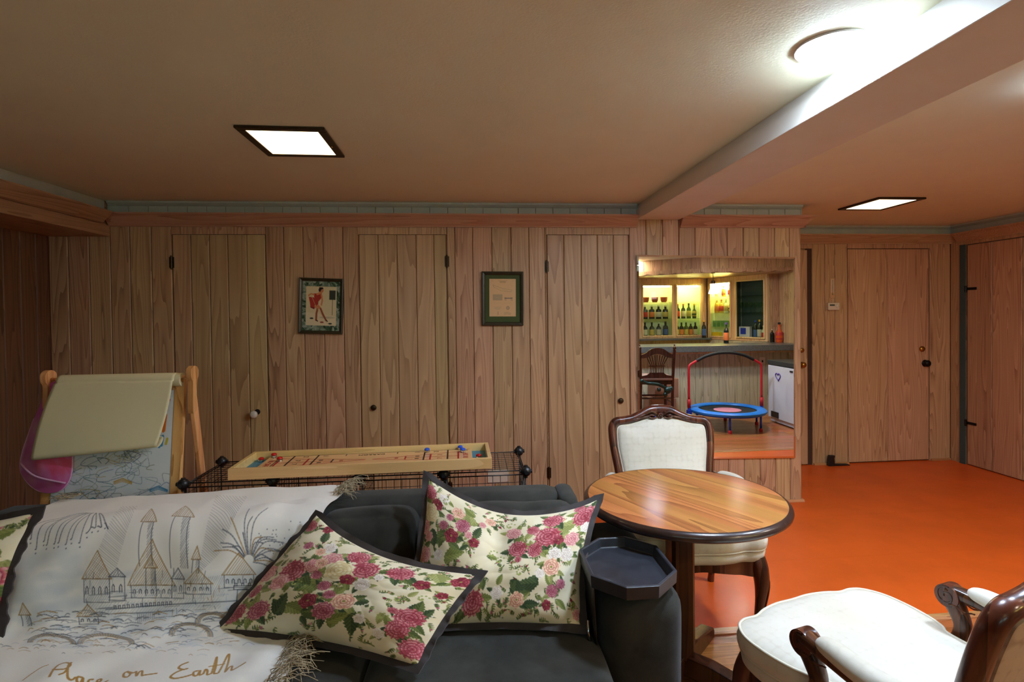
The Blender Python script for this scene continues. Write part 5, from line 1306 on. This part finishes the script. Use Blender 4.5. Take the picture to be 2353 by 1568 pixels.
m = MB(); plank_wall(m, even(4.475, 4.667, .1), 1.016, 2.056, .03, out=1); st(m.build('wall_bar', M_PANEL))
# pendant
t = thing('pendant_lamp', 'small white glass pendant lamp hanging over the bar, seen in the mirror', 'pendant lamp', (3.50, .30, 1.75))
MB().tube([(3.50, .30, 1.93), (3.50, .30, 2.056)], .005, 8).lathe([(0, 2.045), (.03, 2.045), (.032, 2.055), (0, 2.0555)], (3.50, .30, 0)).build('stem', M_BRONZE, t)
MB().lathe([(.0, 1.945), (.02, 1.94), (.028, 1.925), (.028, 1.90), (.032, 1.895), (0, 1.895)], (3.50, .30, 0)).build('cap', M_BRONZE, t, smooth=40)
MB().lathe([(.030, 1.895), (.033, 1.86), (.042, 1.82), (.058, 1.78), (.066, 1.755), (.063, 1.752), (.054, 1.778), (.038, 1.82), (.029, 1.86), (.026, 1.893)], (3.50, .30, 0)).build('shade', emit('lit milk glass', (250, 226, 232), 1.2), t, smooth=1)
MB().sphere((3.50, .30, 1.79), .026, 8, (1, 1, 1.3)).build('bulb', emit('bulb', (255, 240, 236), 30), t, smooth=1)
# bottles
def bm(name, col, tr=.0): return plain(name, col, .08, coat=.5)
BG = {'k': bm('dark bottle glass', (18, 26, 22)), 'g': bm('green bottle glass', (60, 84, 34)), 'y': bm('amber liquor', (216, 170, 60)), 'c': bm('clear spirit', (206, 214, 176)), 'o': bm('orange liquor', (206, 84, 34))}
LC = {'r': plain('red paper label', (190, 50, 44), .6), 'w': plain('white paper label', (206, 196, 176), .6), 'y': plain('cream paper label', (196, 170, 96), .6), 'b': plain('blue paper label', (70, 96, 150), .6), 'o': plain('orange paper label', (214, 120, 60), .6), 'x': None}
CC = {'w': plain('white cap', (220, 214, 190), .4), 'k': M_BLACKP, 'y': plain('yellow cap', (236, 180, 30), .4), 'p': plain('purple cap', (110, 70, 160), .4), 'b': plain('blue cap', (40, 70, 170), .4), 'o': plain('orange cap', (200, 96, 40), .4)}
PROFS = {'w': lambda h, r: [(0, 0), (r, 0), (r, h*.60), (r*.8, h*.68), (r*.36, h*.76), (r*.34, h*.93), (0, h*.93)],
         's': lambda h, r: [(0, 0), (r, 0), (r*1.02, h*.62), (r*.9, h*.70), (r*.42, h*.76), (r*.4, h*.90), (0, h*.90)],
         'f': lambda h, r: [(0, 0), (r*.9, 0), (r*1.1, h*.3), (r*.8, h*.55), (r*.35, h*.66), (r*.33, h*.94), (0, h*.94)]}
proto = {}
def bottle(x, y, z, h, r, shape, g, l, c, label, group):
    key = (shape, g, l, c, round(h, 2), round(r, 3))
    if key in proto: return dup(proto[key], (x, y, z), 0, label, group)
    t = thing('bottle', label, 'bottle', (x, y, z), 0, group); pf = PROFS[shape](h, r)
    MB().lathe(pf, (x, y, z), n=14).build('glass_body', BG[g], t, smooth=40)
    MB().lathe([(0, h*.90), (r*.42, h*.90), (r*.42, h), (0, h)], (x, y, z), n=12).build('cap', CC[c], t, smooth=40)
    if LC[l]: MB().lathe([(r*1.02, h*.14), (r*1.05, h*.15), (r*1.05, h*.50), (r*1.02, h*.51)], (x, y, z), n=14, cap=False).build('paper_label', LC[l], t, smooth=1)
    proto[key] = t; return t
ordn = ['first', 'second', 'third', 'fourth', 'fifth', 'sixth', 'seventh']
def row(Mx, a, b, d, z, specs, where, group, flip=False):
    n = len(specs)
    for i, (shape, g, l, c, h, r) in enumerate(specs):
        s = lerp(a, b, (i+.5)/n); p = Mx @ V((s, d, 0))
        nm = {'k': 'dark', 'g': 'green', 'y': 'amber', 'c': 'clear', 'o': 'orange'}[g]; lb = {'r': 'a red label', 'w': 'a white label', 'y': 'a cream label', 'b': 'a blue label', 'o': 'an orange label', 'x': 'no label'}[l]
        bottle(p.x, p.y, z+.001, h, r, shape, g, l, c, '%s bottle with %s, %s from left %s' % (nm, lb, ordn[i], where), group)
# C1 local x runs from the inner corner to the viewer's left; in the mirror that is right to left
row(C1, .785, 1.265, .12, 1.38, [('s', 'k', 'r', 'w', .23, .046), ('s', 'k', 'o', 'w', .23, .046), ('s', 'k', 'w', 'w', .23, .046), ('s', 'k', 'y', 'w', .23, .046)], 'on middle shelf of left cabinet', 'bottles on the middle shelf of the left cabinet')
row(C1, .785, 1.265, .12, 1.072, [('w', 'k', 'w', 'k', .25, .042), ('w', 'k', 'y', 'k', .25, .042), ('w', 'k', 'w', 'w', .25, .042), ('s', 'k', 'b', 'k', .26, .044)], 'on bottom shelf of left cabinet', 'bottles on the bottom shelf of the left cabinet')
row(C1, 1.375, 1.765, .12, 1.38, [('w', 'k', 'r', 'o', .25, .036), ('w', 'k', 'w', 'o', .25, .036), ('w', 'g', 'y', 'k', .26, .036), ('f', 'g', 'y', 'y', .25, .036)], 'on middle shelf of second cabinet', 'bottles on the middle shelf of the second cabinet')
row(C1, 1.365, 1.775, .12, 1.072, [('s', 'k', 'y', 'k', .24, .036), ('s', 'k', 'o', 'k', .24, .036), ('s', 'g', 'y', 'k', .24, .036), ('s', 'k', 'o', 'w', .24, .036), ('s', 'k', 'w', 'k', .24, .036)], 'on bottom shelf of second cabinet', 'bottles on the bottom shelf of the second cabinet')
row(C1, .185, .635, .12, 1.072, [('w', 'k', 'w', 'k', .25, .042), ('w', 'k', 'y', 'k', .25, .042)], 'in cabinet cut by the mirror edge', 'bottles in the cabinet at the mirror edge')
row(C2, .08, .46, .08, 1.471, [('w', 'y', 'o', 'w', .22, .036), ('w', 'y', 'r', 'o', .22, .036), ('w', 'c', 'y', 'w', .22, .036), ('f', 'g', 'y', 'y', .24, .036)], 'on middle shelf of lit corner cabinet', 'bottles on the middle shelf of the corner cabinet')
row(C2, .08, .46, .08, 1.741, [('w', 'c', 'x', 'w', .2, .036), ('w', 'y', 'o', 'w', .19, .036), ('w', 'c', 'r', 'o', .2, .036)], 'on top shelf of lit corner cabinet', 'bottles on the top shelf of the corner cabinet')
row(C2, .84, 1.06, .08, 1.046, [('w', 'k', 'b', 'b', .30, .033), ('w', 'k', 'w', 'y', .31, .033), ('w', 'c', 'r', 'w', .22, .033)], 'at bottom of dark corner cabinet', 'bottles in the dark corner cabinet')
# glasses
M_TUMB = glass('tumbler glass', (210, 230, 214))
gproto = None
def tumbler(x, y, z, label, group, wine=False):
    global gproto
    t = thing('wine_glass' if wine else 'tumbler', label, 'glass', (x, y, z), 0, group)
    if wine: pf = [(0, 0), (.028, 0), (.028, .003), (.004, .008), (.004, .075), (.022, .09), (.032, .12), (.027, .165), (.025, .165), (.030, .12), (.020, .093), (0, .085)]
    else: pf = [(0, 0), (.028, 0), (.032, .10), (.030, .10), (.026, .006), (0, .006)]
    o = MB().lathe(pf, (x, y, z), n=14).build('bowl', M_SHELF, t, smooth=40)
    return t
for i in range(5):
    p = C2 @ V((.09+.08*i, .07, 0)); tumbler(p.x, p.y, 1.241, 'clear tumbler, %s from left, on low shelf of lit corner cabinet' % ordn[i], 'tumblers in the lit corner cabinet')
for i in range(6):
    p = C2 @ V((.63+.085*i, .07, 0)); tumbler(p.x, p.y, 1.471, 'wine glass, %s from left, on shelf of dark corner cabinet' % ordn[i], 'wine glasses in the dark corner cabinet', True)
for i in range(3):
    p = C1 @ V((.86+.16*i, .12, 0)); t = thing('decanter', 'rust coloured bowl, %s from left, on top shelf of left cabinet' % ordn[i], 'bowl', (p.x, p.y, 1.666), 0, 'bowls on the top shelf of the left cabinet')
    MB().lathe([(0, 0), (.04, 0), (.055, .03), (.062, .085), (.058, .085), (.05, .03), (0, .01)], (p.x, p.y, 1.666), n=16).build('bowl', plain('rust glaze', (170, 84, 56), .3) if i == 0 else _M['rust glaze'], t, smooth=40); t.name = 'bowl'
p = C2 @ V((.13, .08, 0)); t = thing('storage_tub', 'yellow box at the bottom of the lit corner cabinet', 'box', (p.x, p.y, 1.046))
MB().box(-.07, .07, -.045, .045, 0, .10, M=Matrix.Translation((p.x, p.y, 1.046)) @ Matrix.Rotation(rad(65), 4, 'Z')).build('carton', plain('yellow carton', (240, 196, 20), .5), t, bevel=.004)
p = C2 @ V((.70, .07, 0)); t = thing('picture_box', 'white box with a blue panel in the dark corner cabinet', 'box', (p.x, p.y, 1.046)); Mb = Matrix.Translation((p.x, p.y, 1.046)) @ Matrix.Rotation(rad(65.5), 4, 'Z')
MB().box(-.10, .10, -.03, .03, 0, .20, M=Mb).build('carton', plain('white carton', (214, 206, 214), .5), t, bevel=.002)
MB().box(-.07, .03, .0305, .032, .08, .18, M=Mb).box(-.07, .03, -.032, -.0305, .08, .18, M=Mb).build('printed_panel', plain('blue print', (36, 60, 180), .4), t)
bottle(3.90, -.94, 1.051, .30, .036, 'w', 'k', 'b', 'y', 'dark bottle with a blue label and yellow cap standing before the cabinets', 'loose bottles')
bottle(3.79, .10, 1.016, .31, .036, 'w', 'k', 'o', 'p', 'dark bottle with an orange label and purple cap on the bar top', 'loose bottles')
bottle(4.61, .12, 1.016, .30, .05, 'f', 'o', 'r', 'k', 'orange bottle with a black stopper at the right end of the bar', 'loose bottles')
bottle(4.55, .02, 1.016, .20, .035, 's', 'k', 'x', 'w', 'short dark bottle behind the orange one at the end of the bar', 'loose bottles')
# fridge
M_FRW = plain('white enamel', (208, 212, 220), .25, coat=.4, var=.02)
t = thing('mini_fridge', 'white mini fridge with a purple heart drawn on its door, seen in the mirror', 'fridge', (4.22, 1.24, 0))
MB().box(4.0, 4.47, .94, 1.545, .012, .775).build('cabinet', M_FRW, t, bevel=.006, seg=3)
MB().box(3.965, 3.999, .945, 1.54, .07, .765).build('door', M_FRW, t, bevel=.008, seg=3)
MB().box(3.96, 4.49, .93, 1.555, .776, .832).build('top', plain('grey black laminate', (50, 54, 54), .4), t, bevel=.003)
MB().box(3.955, 3.9645, 1.03, 1.20, .085, .16).build('grille', M_BLACKP, t)
MB().box(3.958, 3.9645, 1.46, 1.52, .715, .735).build('badge', M_BLACKP, t)
hp = []
for i in range(29):
    a = 2*PI*i/28; hx = 16*sin(a)**3/17; hz = (13*cos(a)-5*cos(2*a)-2*cos(3*a)-cos(4*a))/17
    hp.append((3.9635, 1.19+hx*.06-hz*.01, .63+hz*.056))
MB().tube(hp, .007, 6, closed=True).build('drawn_heart', plain('purple marker', (70, 40, 140), .5), t)
# trampoline
M_TRB = plain('blue vinyl pad', (24, 130, 226), .4, var=.06); M_TRR = plain('red padded tube', (200, 30, 42), .5); M_TRK = plain('black foam', (26, 34, 34), .7)
M_TRF = plain('blue steel tube', (30, 70, 200), .35)
TX, TY = 3.27, 1.20
t = thing('trampoline', 'small round blue trampoline with a red and black handle bar, seen in the mirror', 'trampoline', (TX, TY, 0))
cir = lambda r, z, n=48: [(TX+r*cos(2*PI*k/n), TY+r*sin(2*PI*k/n), z) for k in range(n)]
MB().rings([cir(.352, .226), cir(.36, .240), cir(.41, .247), cir(.455, .243), cir(.472, .228), cir(.468, .205), cir(.45, .21), cir(.36, .215)], closed=True).build('safety_pad', M_TRB, t, smooth=50)
MB().lathe([(0, .214), (.358, .214), (.358, .218), (0, .218)], (TX, TY, 0), n=48).build('jump_mat', M_TRK, t)
MB().lathe([(0, .2185), (.17, .2185), (.17, .22), (0, .22)], (TX, TY, 0), n=40).build('mat_print', plain('pink print', (216, 140, 156), .6), t)
MB().tube(cir(.445, .20), .013, 8, closed=True).build('frame_ring', M_TRF, t, smooth=1)
for k in range(6):
    a = rad(52+60*k); x, y = TX+.43*cos(a), TY+.43*sin(a)
    lg = MB().tube([(x, y, .03), (x, y, .20)], .013, 8).build('leg', M_TRF, t, smooth=1)
    MB().lathe([(0, 0), (.022, 0), (.022, .03), (.014, .04), (0, .04)], (x, y, 0), n=12).build('rubber_foot', M_TRR, lg, smooth=40)
for s in (-1, 1):
    MB().tube([(TX+s*.49, TY-.05, .16), (TX+s*.49, TY-.05, .25)], .02, 8).box(TX+s*.49-.025-.0, TX+s*.49+.025, TY-.08, TY-.02, .15, .22).tube([(TX+s*.44, TY-.05, .2), (TX+s*.49, TY-.05, .2)], .012, 6).build('handle_socket', M_TRF, t)
    MB().tube([(TX+s*.49, TY-.05, .25), (TX+s*.49, TY-.05, .36)], .022, 10).tube(cr([(TX+s*.49, TY-.05, .36), (TX+s*.49, TY-.05, .60), (TX+s*.49, TY-.05, .75), (TX+s*.475, TY-.05, .80), (TX+s*.43, TY-.05, .83), (TX+s*.385, TY-.05, .855)], 5), .015, 10).build('upright', M_TRR, t, smooth=1)
MB().tube(cr([(TX-.385, TY-.05, .855), (TX-.27, TY-.05, .91), (TX-.13, TY-.05, .945), (TX, TY-.05, .955), (TX+.13, TY-.05, .945), (TX+.27, TY-.05, .91), (TX+.385, TY-.05, .855)], 6), .02, 10).build('handle_bar', M_TRK, t, smooth=1)
# bar chair: spindle back with finials
t = thing('bar_chair', 'dark wooden bar chair with a fan of spindles and cushioned seat, seen in the mirror', 'chair', (2.33, 1.20, 0))
a_, b_ = V((2.07, 1.38, 0)), V((2.46, 1.43, 0)); dx = (b_-a_).normalized(); dy = V((dx.y, -dx.x, 0))
Mc = Matrix(((dx.x, dy.x, 0, a_.x), (dx.y, dy.y, 0, a_.y), (0, 0, 1, 0), (0, 0, 0, 1)))
W_ = (b_-a_).length
M_BCH = _M['dark mahogany']
for x in (0, W_):
    m = MB(); m.tube([Mc @ V(p) for p in ((x, .06, 0), (x, .02, .40), (x, 0, .66), (x+(-.02 if x == 0 else .01), -.06, 1.03))], .019, 10)
    q = Mc @ V((x+(-.02 if x == 0 else .01), -.062, 1.05)); m.sphere(q, .022, 6, (1, 1, 1.2)); m.sphere((q.x, q.y, q.z+.034), .011, 5); m.build('back_post', M_BCH, t, smooth=50)
for x in (.0, W_): MB().tube([Mc @ V((x, .42, 0)), Mc @ V((x, .41, .30)), Mc @ V((x, .40, .645))], .02, 10).build('leg', M_BCH, t, smooth=50)
pts = [(0, .965), (W_*.12, .985), (W_*.3, 1.035), (W_*.5, 1.052), (W_*.7, 1.035), (W_*.88, .985), (W_, .965), (W_, .925), (W_*.8, .935), (W_*.65, .965), (W_*.5, .975), (W_*.35, .965), (W_*.2, .935), (0, .925)]
Ms = Mc @ Matrix.Translation((0, -.05, 0)); pc = cr([(x, z, 0) for x, z in pts], 3, True)
MB().prism([(p.x, p.y) for p in pc], -.012, .012, 'Y', M=Ms).build('crest_rail', M_BCH, t, smooth=50)
MB().prism([(0, .70), (W_*.2, .715), (W_*.3, .745), (W_*.7, .745), (W_*.8, .715), (W_, .70), (W_, .675), (0, .675)], -.02, .0, 'Y', M=Mc).build('lower_rail', M_BCH, t, bevel=.002)
for i in range(9):
    f = (i-4)/4; m = MB().tube([Mc @ V(p) for p in ((W_*.5+f*.085, -.01, .73), (W_*.5+f*.075, -.02, .83), (W_*.5+f*.13, -.045, .965-.02*abs(f)))], .0055, 6); m.build('spindle', M_BCH, t, smooth=1)
MB().tube([Mc @ V((W_*.5-.1, -.02, .825)), Mc @ V((W_*.5+.1, -.02, .825))], .007, 6).build('cross_spindle', M_BCH, t)
MB().softbox((0, 0, 0), (W_+.04, .44, .05), .02, (0, 0, .01), 8).build('seat', plain('tan seat pad', (150, 120, 104), .7), None)
so = [o for o in C.objects if o.name == 'seat'][0]; so.parent = t; so.matrix_local = Matrix.Translation(-V((2.33, 1.20, 0))) @ Mc @ Matrix.Translation((W_/2, .20, .665))
MB().box(-.01, W_+.01, .0, .41, .595, .638, M=Mc).build('seat_frame', M_BCH, t, bevel=.004)
for (x0, y0, x1, y1, z) in ((0, .03, W_, .03, .42), (0, .42, W_, .42, .40), (0, .03, 0, .42, .36), (W_, .03, W_, .42, .36), (0, .42, W_, .42, .2), (0, .03, W_, .03, .22)):
    MB().tube([Mc @ V((x0, y0, z)), Mc @ V((x1, y1, z))], .011, 8).build('stretcher', M_BCH, t)
# boxes and toys by the chair
M_CBX = plain('brown cardboard', (150, 106, 78), .8, var=.08)
for i, (x0, x1, y0, y1, z0, z1, lb) in enumerate(((2.36, 2.70, .56, .92, 0, .34, 'brown cardboard box on the floor behind the bar chair, lower of two'), (2.42, 2.74, .58, .90, .345, .60, 'brown cardboard box resting on another box behind the bar chair'))):
    t = thing('cardboard_box', lb, 'box', ((x0+x1)/2, (y0+y1)/2, z0), 0, 'cardboard boxes by the bar')
    MB().box(x0, x1, y0, y1, z0+.001, z1).build('carton', M_CBX, t, bevel=.004)
    MB().box(x0+.02, x1-.02, (y0+y1)/2-.025, (y0+y1)/2+.025, z1, z1+.001).build('tape', plain('tape %d' % i, (170, 130, 90), .3), t)
t = thing('toy_figure', 'small green, blue and red plastic toy at the foot of the bar chair', 'toy', (2.18, 1.52, 0))
tc_ = [plain('toy green', (20, 130, 70), .4), plain('toy blue', (30, 40, 150), .4), plain('toy red', (180, 30, 50), .4)]
MB().tube(cr([(2.11, 1.55, .0), (2.12, 1.54, .14), (2.17, 1.53, .05), (2.22, 1.52, .32), (2.27, 1.50, .12), (2.31, 1.50, .0)], 6), .02, 8).build('body', tc_[0], t, smooth=1)
MB().sphere((2.14, 1.555, .30), .035, 8).sphere((2.18, 1.56, .21), .03, 8).tube([(2.14, 1.555, .30), (2.18, 1.55, .0)], .012, 6).build('head', tc_[1], t, smooth=1)
MB().sphere((2.16, 1.575, .255), .022, 8).sphere((2.19, 1.575, .17), .022, 8).build('button', tc_[2], t, smooth=1)
t = thing('toy_controller', 'dark green and black toy hanging from the bar chair seat', 'toy', (2.26, 1.46, .45))
MB().tube(cr([(2.07, 1.46, .645), (2.13, 1.46, .62), (2.19, 1.47, .615), (2.27, 1.47, .60), (2.35, 1.47, .56)], 5), .02, 8).sphere((2.06, 1.46, .65), .026, 7).sphere((2.38, 1.47, .53), .045, 8).sphere((2.35, 1.47, .48), .028, 7).sphere((2.42, 1.47, .55), .028, 7).sphere((2.27, 1.47, .54), .026, 7).build('body', plain('dark green plastic', (16, 50, 44), .35), t, smooth=1)
